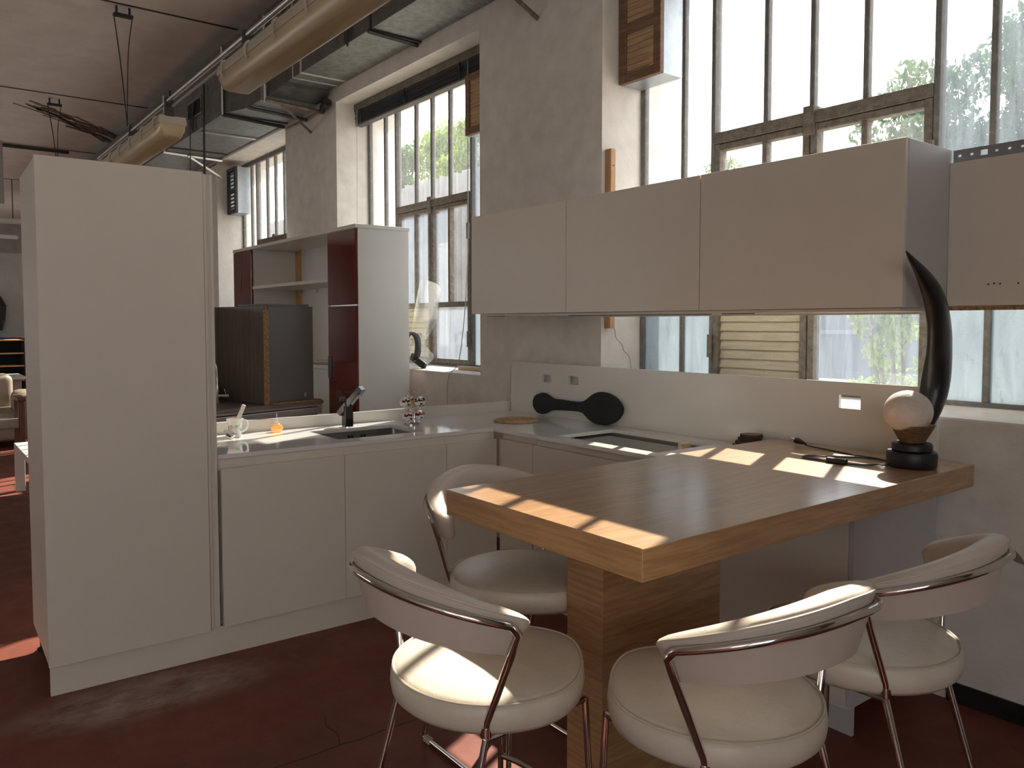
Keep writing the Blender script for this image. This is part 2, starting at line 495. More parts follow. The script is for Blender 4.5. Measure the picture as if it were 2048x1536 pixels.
# ================================================================== SETTING
bm = box(XL - .3, XR + .3, YF - .3, .75, -.2, 0)
fl = struct('floor', bm, 'floor')
for pts in ([(.33, -1.45), (.30, -1.72), (.289, -1.98), (.295, -2.07), (.284, -2.15), (.290, -2.26), (.284, -2.37), (.27, -2.62), (.28, -3.1)], [(.284, -2.15), (.20, -2.12), (.13, -2.13), (.05, -2.10)]):
    b = BM(); tube(b, smooth_pts([(x, y, .0) for x, y in pts], 3), .0022, 4)
    o = obj('floor_crack', b, 'dark_gap', fl); o['label'] = 'thin dark crack in the floor'
# thin floor joints
bm = box(XL - .3, XR + .3, YF - .3, .9, CEIL, CEIL + .25)
ceil = struct('ceiling', bm, 'ceil')
for i, x in enumerate((-1.6, -5.5, -9.3, -13.1, -17.0)):
    c = obj('ceiling_joint', box(x - .012, x + .012, YF, -.45, CEIL - .008, CEIL + .01), 'iron', ceil)
    c['label'] = 'dark joint line across the ceiling'
# stain on the ceiling: torn, flaking patch
bm = BM()
for k in range(44):
    t = k / 43
    x = -10.1 - 1.6 * t + random.uniform(-.25, .25); y = -1.7 + 1.25 * t + random.uniform(-.12, .12)
    w = random.uniform(.006, .022); l = random.uniform(.15, .45)
    mt = Matrix.Translation((x, y, CEIL - .004)) @ Matrix.Rotation(radians(140 + random.uniform(-12, 12)), 4, 'Z')
    bx(bm, -l, l, -w, w, -.004, .004, 0, 2, mt)
c = obj('flaking_stain', bm, 'stain', ceil); c['label'] = 'dark flaking crack on the ceiling'

WINS = [(-7.74, -5.40), (-4.15, -1.80), (-.55, 1.80), (-11.4, -9.0), (-15., -12.6), (-18.6, -16.2), (-22.2, -19.8)]
ZS, ZH = 1.16, 3.68
bm = BM()
cut_plate(bm, XL, XR, 0, CEIL, [(a, b, ZS, ZH) for a, b in WINS], YB, .72)
struct('wall_back', bm, 'wall')
FILL_RWINS = [(-12.2, -8.6, .7, 4.4), (-8.0, -4.9, .7, 4.4)]  # unseen right-wall windows, added to bring in light from that side
FILL_OWINS = [(-25 + 4.2 * k, -21.4 + 4.2 * k, .5, 2.9) for k in range(4)]  # unseen opposite windows, placed and sized for fill light
bm = BM(); cut_plate(bm, XL, XR, 0, CEIL, FILL_OWINS, YF - .3, YF)
struct('wall_front', bm, 'wall')
struct('wall_left', box(XL - .3, XL, YF - .3, .72, 0, CEIL), 'far_wall')
bm = BM(); cut_plate(bm, YF - .3, .72, 0, CEIL, FILL_RWINS, -XR - .3, -XR)
bmesh.ops.rotate(bm, verts=bm.verts[:], cent=(0, 0, 0), matrix=Matrix.Rotation(radians(90), 3, 'Z'))
struct('wall_right', bm, 'wall')
for k, (a, b, z0, z1) in enumerate(FILL_RWINS):
    w = bpy.data.objects.new('window_%d' % (30 + k), None); link(w); w['kind'] = 'structure'
    w.location = (XR + .15, a, z0); w['_base'] = (XR + .15, a, z0)
    bm = BM()
    for q in range(5):
        y = a + (b - a) * q / 4
        bx(bm, XR + .12, XR + .18, max(a, y - .025), min(b, y + .025), z0, z1)
    for z in (z0 + .025, (z0 + z1) / 2, z1 - .025): bx(bm, XR + .121, XR + .179, a, b, z - .025, z + .025)
    obj('window_frame', bm, 'frame', w)
    obj('window_glass', box(XR + .147, XR + .153, a + .01, b - .01, z0 + .01, z1 - .01), 'glass', w)

bm = BM()
pp = [(0, .02), (.03, .045), (.07, .03), (.10, .012), (.13, -.02), (.15, -.055), (.11, -.05), (.07, -.035), (.03, -.03), (.005, -.015)]
prism(bm, [(1.632 + a * .7, .665 + b * .7) for a, b in pp], 'Y', YB - .003, YB + .002)
w_ = bpy.data.objects['wall_back']
o = obj('plaster_damage', bm, 'stain', w_); o['label'] = 'brown patch of broken plaster low on the window wall'
# sloping sills inside the reveals
for i, (a, b) in enumerate(WINS[:3]):
    bm = BM()
    prism(bm, [(YB + .004, ZS - .02), (YB + .004, ZS + .006), (GLZ + .02, ZS + .025), (GLZ + .02, ZS - .02)], 'X', a + .001, b - .001)
    s = struct('trim_%d' % (i + 1), bm, 'wall')

# skirting of black tiles on the window wall, right of the units
bm = BM()
x = 1.47
while x < XR - .1:
    bx(bm, x, min(x + .40, XR), YB - .012, YB - .0005, 0, .082, .002)
    x += .403
struct('baseboard_back', bm, 'skirting')

# ---- windows ------------------------------------------------------
OFF = [0, .29, .50, .81, 1.06, 1.32, 1.63, 1.84, 2.13]
ZT, ZM, ZB = 2.60, 1.71, 1.185
def frame_bar(bm, x0, x1, z0, z1, d=.038, bev=.003):
    bx(bm, x0, x1, GLZ - d / 2, GLZ + d / 2, z0, z1, bev, 1)

def make_window(n, a, b, missing=(), detail=True):
    w = bpy.data.objects.new('window_%d' % n, None); link(w)
    w.location = (a, GLZ, ZS); w['_base'] = (a, GLZ, ZS); w['kind'] = 'structure'
    x0 = a + .02
    sc = (b - a - .06) / 2.13
    X = [x0 + o * sc for o in OFF]
    W = .027
    bm = BM()   # outer frame, uprights
    frame_bar(bm, a, X[0] + W * .6, ZS, ZH); frame_bar(bm, X[8] - W * .6, b, ZS, ZH)
    frame_bar(bm, X[0] + W, X[8] - W, ZH - .05, ZH); frame_bar(bm, X[0] + W, X[8] - W, ZS, ZB + .02)
    for i in (1, 7):
        frame_bar(bm, X[i] - W / 2, X[i] + W / 2, ZB + .02, ZH - .05)
    for i in (2, 6):
        frame_bar(bm, X[i] - W / 2, X[i] + W / 2, ZB + .02, ZH - .05, .06)
    for i in (3, 4, 5):
        frame_bar(bm, X[i] - W / 2, X[i] + W / 2, ZT + .03, ZH - .05)
    for i in (0, 1, 6, 7):
        frame_bar(bm, X[i] + W / 2, X[i + 1] - W / 2, ZM - .014, ZM + .014)
    obj('window_frame', bm, 'frame', w)
    bm = BM()   # the pair of hinged sashes below the transom
    frame_bar(bm, X[2] + W / 2, X[6] - W / 2, ZT - .032, ZT + .03, .075)
    for i, j in ((2, 4), (4, 6)):
        l, r = X[i] + W / 2 + .002, X[j] - W / 2 - .002
        if i == 2: r = X[4] - .004
        else: l = X[4] + .004
        frame_bar(bm, l, l + .036, ZB + .025, ZT - .034, .066); frame_bar(bm, r - .036, r, ZB + .025, ZT - .034, .066)
        frame_bar(bm, l + .036, r - .036, ZT - .072, ZT - .036, .06); frame_bar(bm, l + .036, r - .036, ZB + .025, ZB + .06, .06)
        frame_bar(bm, l + .036, r - .036, ZM - .022, ZM + .022, .06)
        m = X[3] if i == 2 else X[5]
        frame_bar(bm, m - .015, m + .015, ZM + .022, ZT - .072, .05)
    frame_bar(bm, X[4] - .03, X[4] + .03, ZT - .09, ZT + .055, .10)      # latch block
    obj('sash_frame', bm, 'frame_worn', w)
    if detail:
        bm = BM()
        for xx in (X[2] + .01, X[6] - .01):
            for zz in (ZB + .17, ZT - .36):
                tube(bm, [(xx, GLZ - .052, zz), (xx, GLZ - .052, zz + .13)], .015, 8)
        obj('hinge', bm, 'frame_worn', w, True)
    panes_clear, panes_frost, panes_dirty = BM(), BM(), BM()
    def pane(l, r, z0, z1, which):
        bx(which, l + .012, r - .012, GLZ - .003, GLZ + .003, z0, z1)
    for i in range(8):
        if (i in (0, 1, 6, 7)):
            pane(X[i], X[i + 1], ZM + .012, ZH - .04, panes_clear if i < 6 else panes_dirty)
            pane(X[i], X[i + 1], ZB + .01, ZM - .012, panes_frost)
        else:
            pane(X[i], X[i + 1], ZT + .02, ZH - .04, panes_clear)
            if ('m', i) not in missing:
                pane(X[i], X[i + 1], ZM + .01, ZT - .06, panes_clear if n == 3 else panes_dirty)
    for i, j in ((2, 4), (4, 6)):
        if ('b', i) not in missing:
            pane(X[i] + .03, X[j] - .03, ZB + .05, ZM - .01, panes_dirty)
    obj('clear_panes', panes_clear, 'glass', w)
    obj('textured_panes', panes_frost, 'glass_frost', w)
    obj('streaked_panes', panes_dirty, 'glass_dirty', w)
    return w, X

win1, X1 = make_window(1, *WINS[0])
win2, X2 = make_window(2, *WINS[1], missing=(('m', 5), ('b', 2)))
win3, X3 = make_window(3, *WINS[2], missing=(('b', 2),))
for k, (a, b) in enumerate(WINS[3:]):
    make_window(4 + k, a, b, detail=False)
# plain glazing in the fill-light openings of the unseen opposite wall
for k, (a, b, z0, z1) in enumerate(FILL_OWINS):
    w = bpy.data.objects.new('window_%d' % (9 + k), None); link(w); w['kind'] = 'structure'
    w.location = (a, YF - .15, z0); w['_base'] = (a, YF - .15, z0)
    bm = BM()
    for q in range(6):
        x = a + (b - a) * q / 5
        bx(bm, max(a, x - .025), min(b, x + .025), YF - .18, YF - .12, z0, z1)
    bx(bm, a, b, YF - .18, YF - .12, z0, z0 + .05); bx(bm, a, b, YF - .18, YF - .12, z1 - .05, z1)
    bx(bm, a, b, YF - .18, YF - .12, (z0 + z1) / 2 - .02, (z0 + z1) / 2 + .02)
    obj('window_frame', bm, 'frame', w)
    obj('window_glass', box(a + .01, b - .01, YF - .153, YF - .147, z0 + .01, z1 - .01), 'glass', w)

# slatted shutter in the lower left sash of windows 2 and 3
for w, X, nm in ((win3, X3, 'beige'), (win2, X2, 'beige')):
    bm = BM()
    l, r = X[2] + .05, X[4] - .045
    z = ZB + .062; k = 0
    while z < ZM - .03:
        mt = Matrix.Translation((0, GLZ, z + .028)) @ Matrix.Rotation(radians(-14), 4, 'X')
        bx(bm, l, r, -.006, .006, -.03, .03, .002, 1, mt)
        z += .052
    s = obj('slat_panel', bm, 'slat', w)
    s['label'] = 'weathered beige slats'

# ---- louvre vents ---------------------------------------------------
def vent(base, x0, x1, y0, y1, z0, z1, label, wood=True, grid=2):
    t = thing('louvre_vent', label, 'vent', base)
    fw = .055
    bm = BM()
    for (a, b, c, d) in ((x0, x0 + fw, z0, z1), (x1 - fw, x1, z0, z1)):
        bx(bm, a, b, y0, y0 + .035, c, d, .003, 1)
    zz = [z0 + (z1 - z0) * k / grid for k in range(grid + 1)]
    for k, z in enumerate(zz):
        lo = max(z0, z - fw / 2) if k not in (0, grid) else (z0 if k == 0 else z1 - fw)
        bx(bm, x0 + fw, x1 - fw, y0, y0 + .035, lo, lo + fw, .003, 1)
    obj('vent_frame', bm, 'louvre_wood' if wood else 'iron', t)
    if wood:
        bm = BM()
        for k in range(grid):
            n = 7
            lo, hi = zz[k] + .03, zz[k + 1] - .03
            for q in range(n):
                z = lo + (hi - lo) * (q + .5) / n
                bx(bm, x0 + fw, x1 - fw, y0 + .01, y0 + .028, z - .5 * (hi - lo) / n + .002, z + .5 * (hi - lo) / n - .002, .004, 1)
        obj('vent_panel', bm, 'cane', t)
    else:
        bm = BM()
        n = 10
        for q in range(n):
            z = z0 + fw + (z1 - z0 - 2 * fw) * (q + .5) / n
            mt = Matrix.Translation((0, y0 + .02, z)) @ Matrix.Rotation(radians(38), 4, 'X')
            bx(bm, x0 + fw, x1 - fw, -.03, .03, -.004, .004, 0, 1, mt)
        obj('vent_slats', bm, 'galv_dark', t)
    bm = BM()
    bx(bm, x0 + .004, x0 + .02, y0 + .035, y1, z0, z1); bx(bm, x1 - .02, x1 - .004, y0 + .035, y1, z0, z1)
    bx(bm, x0 + .02, x1 - .02, y0 + .035, y1, z0, z0 + .016); bx(bm, x0 + .02, x1 - .02, y0 + .035, y1, z1 - .016, z1)
    obj('vent_casing', bm, 'zinc', t)
    return t
vent((-.27, .2, 3.0), X3[0] - .01, X3[1] + .005, .15, GLZ - .03, 3.0, 3.64, 'brown wooden louvre vent box high on the window behind the wall cabinets')
vent((-2.1, .2, 3.0), X2[7] - .02, X2[8] - .01, .15, GLZ - .03, 3.0, 3.462, 'brown wooden louvre vent box beside the rolled-up black blind', True, 1)
vent((-7.5, .2, 3.0), X1[0] - .01, X1[1] + .005, .15, GLZ - .03, 3.0, 3.60, 'dark metal louvre vent with open slats in the far window', False)

# ---- rolled-up venetian blind on the middle window -------------------
t = thing('venetian_blind', 'black venetian blind pulled up at the top of the middle window', 'blind', (-3.1, .27, 3.4))
bx0, bx1 = -4.13, -2.02
hb = obj('head_rail', box(bx0, bx1, .20, .30, 3.61, 3.675, .003), 'headrail', t)
bm = BM()
for k in range(14):
    z = 3.49 + k * .0085
    bx(bm, bx0 + .015 + random.uniform(-.004, .004), bx1 - .01 + random.uniform(-.004, .004), .205 + random.uniform(-.004, .004), .285, z, z + .005, 0)
obj('slat_stack', bm, 'blind', t)
obj('bottom_rail', box(bx0 + .01, bx1 - .01, .21, .285, 3.468, 3.486, .003), 'galv_dark', t)
for xx in (bx0 + .14, (bx0 + bx1) / 2 - .1, bx1 - .3):
    bm = BM(); tube(bm, [(xx, .202, 3.468), (xx + .006, .196, 3.53), (xx, .2, 3.612)], .006, 6)
    obj('ladder_tape', bm, 'blind', t)
bm = BM(); tube(bm, smooth_pts([(bx1 - .18, .198, 3.61), (bx1 - .18, .195, 2.6), (bx1 - .19, .19, 1.9), (bx1 - .17, .1, 1.27), (bx1 - .17, -.01, 1.1), (bx1 - .17, -.012, .5)], 5), .0035, 6)
obj('pull_cord', bm, 'pipe', t, True)
bm = BM(); tube(bm, smooth_pts([(bx0 + .07, .198, 3.61), (bx0 + .07, .19, 2.7), (bx0 + .06, .19, 2.0)], 5), .0035, 6)
obj('lift_cord', bm, 'stitch', t, True)

# ================================================================== KITCHEN: TALL CABINET + SINK RUN (turned by PHI)
def lthing(name, label, cat, base, group=None):
    return thing(name, label, cat, base, PHI, PIV, group)
DF = -.705     # tall door face
t = lthing('tall_cabinet', 'tall cream cabinet with one full-height door, left of the sink run', 'cabinet', (-1.0, -2.62, 0))
bm = BM()
bx(bm, -1.325, DF - .026, -2.965, -2.945, .125, 2.237, .0015, 1); bx(bm, -1.325, DF - .026, -2.325, -2.305, .125, 2.237, .0015, 1)
bx(bm, -1.325, DF - .026, -2.945, -2.325, 2.215, 2.236); bx(bm, -1.325, DF - .026, -2.945, -2.325, .126, .146)
bx(bm, -1.325, -1.31, -2.945, -2.325, .146, 2.215)
obj('carcass', bm, 'lacquer', t)
obj('door', box(DF - .022, DF, -2.968, -2.308, .129, 2.239, .0018, 2), 'lacquer', t)
bm = BM()
bx(bm, -1.30, -.722, -2.3045, -2.262, .139, 2.232, .003, 2)
bx(bm, -.722, -.716, -2.3045, -2.290, .139, 2.232, .001, 1); bx(bm, -.722, -.716, -2.276, -2.262, .139, 2.232, .001, 1)
f = obj('edge_profile', bm, 'gola', t); f['label'] = 'champagne grip profile down the edge'
for (x, y) in ((-1.28, -2.93), (-1.28, -2.35), (-.80, -2.93), (-.80, -2.35)):
    b = BM(); lathe(b, [(.028, 0), (.028, .012), (.015, .02), (.015, .125)], (x, y, 0), 12)
    obj('foot', b, 'black_paint', t, True)

# continuous plinth under tall cabinet and sink run
single('plinth', bx(box(-.745, -.727, -2.962, -2.306, .0, .1245), -.745, -.727, -2.306, -.66, .0, .1375), 'lacquer', 'long cream plinth board along the floor under the tall cabinet and sink units', 'plinth', (-.735, -1.8, 0), rotz=PHI, pivot=PIV)

# base units: doors end-on-end
BF = -.715
DZ0, DZ1 = .139, .882
bounds = [(-2.256, -1.622), (-1.6215, -1.006), (-1.0055, -.66)]
names = [('cream sink-run cupboard nearest the tall cabinet, its door slightly ajar', 'ajar'),
         ('cream sink-run cupboard below the sink and tap', ''), ('narrow cream cupboard in the inner corner of the sink run', '')]
for i, ((y0, y1), (lab, st)) in enumerate(zip(bounds, names)):
    t = lthing('base_cabinet', lab, 'cabinet', (-1.05, (y0 + y1) / 2, 0), 'base cupboards under the worktop')
    bm = BM()
    x0, x1 = -1.36, BF - .048
    bx(bm, x0, x1, y0, y0 + .018, .127, .884); bx(bm, x0, x1, y1 - .018, y1, .127, .884)
    bx(bm, x0, x1, y0 + .018, y1 - .018, .127, .145); bx(bm, x0, x0 + .012, y0 + .018, y1 - .018, .145, .884)
    obj('carcass', bm, 'carcass', t)
    dd = box(BF - .022, BF, y0 + (.006 if st else .0012), y1 - .0012, DZ0, DZ1, .0018, 2)
    if st:
        bmesh.ops.rotate(dd, verts=dd.verts[:], cent=(BF - .022, y1 - .0012, 0), matrix=Matrix.Rotation(radians(1.6), 3, 'Z'))
    obj('door', dd, 'lacquer', t)
    g = obj('grip_channel', box(BF - .046, BF - .026, y0, y1, .868, .9235, .002, 1), 'lacquer', t)
    for (x, y) in ((-1.33, y0 + .05), (-1.33, y1 - .05), (-.80, y0 + .05), (-.80, y1 - .05)):
        b = BM(); lathe(b, [(.026, 0), (.026, .012), (.014, .02), (.014, .127)], (x, y, 0), 10)
        obj('foot', b, 'black_paint', t, True)

# wall run
WF = -.63
def wall_unit(x0, x1, label, doors, top=.884, ends=None):
    t = thing('base_cabinet', label, 'cabinet', ((x0 + x1) / 2, -.33, 0), group='base cupboards under the worktop')
    bm = BM(); y0, y1 = WF + .048, -.035
    bx(bm, x0, x0 + .018, y0, y1, .127, top); bx(bm, x1 - .018, x1, y0, y1, .127, top)
    bx(bm, x0 + .018, x1 - .018, y0, y1, .127, .145); bx(bm, x0 + .018, x1 - .018, y1 - .012, y1, .145, top)
    obj('carcass', bm, 'carcass', t)
    for (a, b, z0, z1) in doors:
        obj('door', box(a + .0012, b - .0012, WF, WF + .022, z0, z1, .0018, 2), 'lacquer', t)
    return t
t = wall_unit(-.724, -.425, 'narrow cream corner cupboard on the hob side', [(-.726, -.425, DZ0, DZ1)])
obj('grip_channel', box(-.724, -.425, WF + .026, WF + .046, .868, .9235, .002, 1), 'lacquer', t)
t = wall_unit(-.42, .68, 'wide cream base unit under the hob cut-out', [(-.42, .68, .52, DZ1), (-.42, .68, DZ0, .514)])
obj('grip_channel', box(-.42, .68, WF + .026, WF + .046, .868, .9235, .002, 1), 'lacquer', t)
# end unit under the table with an end panel
t = thing('end_cabinet', 'cream end unit below the oak table with a plain side panel', 'cabinet', (1.05, -.33, 0))
bm = BM()
bx(bm, .69, .708, WF + .006, -.035, .115, .900); bx(bm, .708, 1.396, WF + .006, -.035, .115, .133); bx(bm, .708, 1.396, -.05, -.035, .133, .9)
bx(bm, .708, 1.396, WF + .006, -.05, .882, .9)
obj('carcass', bm, 'carcass', t)
obj('front_panel', box(.69, 1.396, WF - .018, WF + .004, .138, .900, .0015, 1), 'lacquer', t)
e = obj('side_panel', box(1.398, 1.418, WF - .018, -.002, .138, .905, .0015, 1), 'lacquer_grey', t); e['label'] = 'grey end panel'
obj('kick_board', box(.69, 1.39, WF + .045, WF + .061, 0, .1145), 'lacquer_grey', t)
single('plinth', box(-.725, .685, WF + .014, WF + .030, 0, .1375, .0015, 1), 'lacquer', 'short cream plinth board under the hob-side units', 'plinth', (0, WF + .04, 0))

# worktop: L with sink and hob openings
ZW = .945
bm = BM()
TH = .02
def slab(bm, x0, x1, y0, y1, holes):
    b2 = BM()
    cut_plate(b2, x0, x1, y0, y1, holes, 0, TH)      # in xz, rotate to horizontal
    for v in b2.verts:
        x, y, z = v.co
        v.co = Vector((x, z, ZW - y))
    bmesh.ops.recalc_face_normals(b2, faces=b2.faces[:])
    me = bpy.data.meshes.new('tmp'); b2.to_mesh(me); b2.free(); bm.from_mesh(me); bpy.data.meshes.remove(me)
HOLE_S = (-1.225, -.85, -1.575, -1.055)
HOLE_H = (-.285, .42, -.57, -.15)
# polygon grid covering the L
def in_L(x, y):
    return (-1.40 < x < -.735 and -2.256 < y < -.028) or (-1.40 < x < .686 and -.655 < y < -.028)
xs = sorted({-1.40, -.735, .686, HOLE_S[0], HOLE_S[1], HOLE_H[0], HOLE_H[1]})
ys = sorted({-2.256, -.655, -.028, HOLE_S[2], HOLE_S[3], HOLE_H[2], HOLE_H[3]})
def in_hole(x, y):
    return any(h[0] < x < h[1] and h[2] < y < h[3] for h in (HOLE_S, HOLE_H))
VT = {}
def vv(i, j, z):
    if (i, j, z) not in VT: VT[(i, j, z)] = bm.verts.new((xs[i], ys[j], z))
    return VT[(i, j, z)]
def sol(i, j):
    if i < 0 or j < 0 or i >= len(xs) - 1 or j >= len(ys) - 1: return False
    cx, cy = (xs[i] + xs[i + 1]) / 2, (ys[j] + ys[j + 1]) / 2
    return in_L(cx, cy) and not in_hole(cx, cy)
zt, zb = ZW, ZW - TH
for i in range(len(xs) - 1):
    for j in range(len(ys) - 1):
        if not sol(i, j): continue
        bm.faces.new((vv(i, j, zt), vv(i + 1, j, zt), vv(i + 1, j + 1, zt), vv(i, j + 1, zt)))
        bm.faces.new((vv(i, j, zb), vv(i, j + 1, zb), vv(i + 1, j + 1, zb), vv(i + 1, j, zb)))
        for (di, dj, p, q) in ((-1, 0, (i, j), (i, j + 1)), (1, 0, (i + 1, j), (i + 1, j + 1)), (0, -1, (i, j), (i + 1, j)), (0, 1, (i, j + 1), (i + 1, j + 1))):
            if not sol(i + di, j + dj):
                bm.faces.new((vv(*p, zt), vv(*q, zt), vv(*q, zb), vv(*p, zb)))
bmesh.ops.recalc_face_normals(bm, faces=bm.faces[:])
# follow the slight turn of the sink run
for v in bm.verts:
    if v.co.y < -.7: v.co.x += -PHI * v.co.y * 1.0
    elif v.co.x < -.5: v.co.x += -PHI * v.co.y * 1.0
single('worktop', bm, 'quartz', 'L-shaped glossy white worktop with sink and empty hob openings', 'worktop', (-.9, -.8, ZW - TH))

# undermount sink
t = lthing('kitchen_sink', 'rectangular dark steel sink bowl under the white worktop', 'sink', (-1.04, -1.315, .74))
bm = BM()
a, b, c, d = HOLE_S; a -= .012; b += .012; c -= .012; d += .012
z0, z1 = .745, ZW - TH - .001
r = .03
def ringv(ins, z, rad):
    pts = []
    for (cx, cy, s) in ((b - ins - rad, d - ins - rad, 0), (a + ins + rad, d - ins - rad, 90), (a + ins + rad, c + ins + rad, 180), (b - ins - rad, c + ins + rad, 270)):
        for k in range(6):
            an = radians(s + 18 * k)
            pts.append(bm.verts.new((cx + rad * cos(an), cy + rad * sin(an), z)))
    return pts
R = [ringv(-.012, z1, .02), ringv(0, z1, .03), ringv(.004, z0 + .03, .03), ringv(.012, z0 + .008, .03), ringv(.03, z0, .03)]
for A, B in zip(R, R[1:]):
    for k in range(24):
        bm.faces.new((A[k], A[(k + 1) % 24], B[(k + 1) % 24], B[k]))
bm.faces.new(R[-1])
bmesh.ops.recalc_face_normals(bm, faces=bm.faces[:])
sk = obj('bowl', bm, 'steel', t, True)
sk.modifiers.new('thickness', 'SOLIDIFY').thickness = .0012
bm = BM()
for k in (-.05, -.03, 0, .03, .05):
    bx(bm, HOLE_S[0] - .0105, HOLE_S[0] - .0035, -1.30 + k - .005, -1.30 + k + .005, .862, .90 if k else .878)
o = obj('overflow_slot', bm, 'dark_gap', t)
bm = BM(); lathe(bm, [(.042, z0 + .002), (.045, z0 + .006), (.03, z0 + .004), (.005, z0 + .003)], (-1.04, -1.315, 0), 20)
obj('drain', bm, 'chrome', t, True)

# square mixer tap
t = lthing('kitchen_tap', 'square dark chrome mixer tap with a slanting spout behind the sink', 'tap', (-1.283, -1.335, ZW))
px, py = -1.283, -1.335
obj('tap_body', box(px - .026, px + .026, py - .026, py + .026, ZW, ZW + .125, .004, 2), 'gunmetal', t)
ax = Vector((cos(radians(32)), sin(radians(32)), 0))   # spout leans over the bowl
P0 = Vector((px, py, ZW + .075)) - ax * .05; P1 = Vector((px, py, ZW + .232)) + ax * .10
dz = (P1 - P0); L = dz.length; zaxis = dz.normalized(); yaxis = Vector((0, 0, 1)).cross(ax).normalized(); xaxis = yaxis.cross(zaxis)
mt = Matrix.Translation(P0) @ Matrix((xaxis, yaxis, zaxis)).transposed().to_4x4()
bm = box(-.018, .018, -.024, .024, 0, L, .003, 2, mt)
obj('spout', bm, 'gunmetal', t)
bm = BM(); tube(bm, [P1 - zaxis * .02 - Vector((0, 0, .012)), P1 - zaxis * .02 - Vector((0, 0, .034))], .012, 14)
obj('aerator', bm, 'chrome', t, True)
bm = BM()
bx(bm, px - .022, px + .022, py - .022, py + .022, ZW + .126, ZW + .168, .004, 2)
bx(bm, px - .022, px + .022, py - .062, py - .02, ZW + .150, ZW + .180, .005, 2)
obj('lever', bm, 'gunmetal', t)
bm = BM(); lathe(bm, [(.034, 0), (.034, .004), (.028, .006)], (px, py, ZW), 4 * 6)
obj('base_ring', bm, 'chrome', t, True)

# low upstand behind the sink run
single('upstand', box(-1.424, -1.404, -2.256, -.004, .90, 1.012, .0015, 1), 'splash', 'low white upstand strip behind the sink, running from tall cabinet to corner', 'upstand', (-1.41, -1.1, .90), rotz=PHI, pivot=PIV)
# tall splashback with three square socket holes
bm = BM()
cut_plate(bm, -1.383, 1.421, .905, 1.288, [(-1.053, -.963, 1.165, 1.215), (-.795, -.705, 1.165, 1.218), (1.0, 1.10, 1.17, 1.23)], -.022, -.003)
single('splashback', bm, 'splash', 'long white splashback panel with three square socket cut-outs', 'splashback', (0, -.01, .905))
# wall cabinets
xs4 = [-1.268, -.366, .546, 1.472]
labs = ['leftmost cream wall cabinet, in front of the plaster pier', 'middle cream wall cabinet, in front of the wooden batten', 'rightmost cream wall cabinet, its grey side behind the black horn lamp']
for i in range(3):
    a, b = xs4[i] + .0012, xs4[i + 1] - .0012
    t = thing('wall_cabinet', labs[i], 'cabinet', ((a + b) / 2, -.22, 1.613), group='wall cabinets over the splashback')
    y0, y1 = -.4155, -.060
    bm = BM()
    bx(bm, a, a + .018, y0, y1, 1.612, 2.232, .001, 1); bx(bm, b - .018, b, y0, y1, 1.612, 2.232, .001, 1)
    bx(bm, a + .018, b - .018, y0, y1, 1.613, 1.631); bx(bm, a + .018, b - .018, y0, y1, 2.213, 2.231); bx(bm, a + .018, b - .018, y1 - .01, y1, 1.631, 2.213)
    c = obj('carcass', bm, 'lacquer_grey', t)
    obj('door', box(a + .0015, b - .0015, -.4385, -.4165, 1.612, 2.233, .0018, 2), 'lacquer', t)
# strip light channel under the cabinets
t = thing('under_cabinet_panel', 'long pale light-strip panel fixed under the wall cabinets', 'panel', (0, -.2, 1.59))
obj('panel_board', box(-1.20, 1.435, -.385, -.10, 1.597, 1.611, .001, 1), 'carcass', t)
o = obj('brass_strip', box(-.45, 1.43, -.099, -.092, 1.588, 1.611), 'gola', t)
for a_, b_, y_ in ((-1.17, -1.0, -.384), (-.43, .55, -.36), (.63, .80, -.384)):
    obj('light_slot', box(a_, b_, y_, y_ + .010, 1.594, 1.597), 'dark_gap', t)

# bare wall panel and perforated rail on the right
t = thing('back_panel', 'bare cream hanging panel right of the wall cabinets', 'panel', (2.0, -.07, 1.61))
bm = box(1.4725, 2.75, -.085, -.066, 1.6195, 2.178, .001, 1)
obj('panel_board', bm, 'lacquer', t)
bm = BM(); bx(bm, 1.4725, 2.75, -.083, -.062, 1.602, 1.6193)
obj('lower_rail', bm, 'chipboard', t)
for (x, z) in ((1.62, 1.70), (1.64, 1.702), (1.66, 1.70), (1.72, 1.70), (1.9, 1.70), (1.98, 1.701)):
    obj('screw_hole', tube(BM(), [(x, -.0865, z), (x, -.0848, z)], .0035, 8), 'dark_gap', t)
bm = BM()
holes = []
x = 1.50; k = 0
while x < 2.72:
    w = .012 if k % 4 == 2 else .005
    h = .010 if k % 4 == 2 else .004
    holes.append((x - w, x + w, 2.204 - h, 2.204 + h)); x += .043; k += 1
cut_plate(bm, 1.476, 2.75, 2.180, 2.228, holes, -.067, -.063)
bx(bm, 1.476, 2.75, -.063, -.03, 2.180, 2.184)
single('perforated_rail', bm, 'zinc', 'galvanised perforated hanging rail above the bare cream panel', 'rail', (2., -.06, 2.18))

# wooden batten fixed on the window reveal behind the wall cabinets
bm = box(-.548, -.498, .045, .085, 1.52, 2.60, .002, 1)
t = thing('wood_batten', 'upright orange wooden batten on the window reveal behind the wall cabinets', 'batten', (-.52, .06, 1.52))
obj('post', bm, 'batten', t)
for z in (2.50, 2.0, 1.6): obj('nail', tube(BM(), [(-.498, .065, z), (-.4965, .065, z)], .005, 8), 'iron', t)
bm = BM()
tube(bm, smooth_pts([(-.535, .10, 1.56), (-.53, .12, 1.50), (-.54, .14, 1.46), (-.52, .17, 1.42), (-.52, .19, 1.38), (-.49, .21, 1.33), (-.46, .2, 1.18)], 6), .0025, 6)
single('wall_cable', bm, 'pipe', 'thin grey cable hanging from the batten end down to the sill', 'cable', (-.52, .15, 1.3), smooth=True)

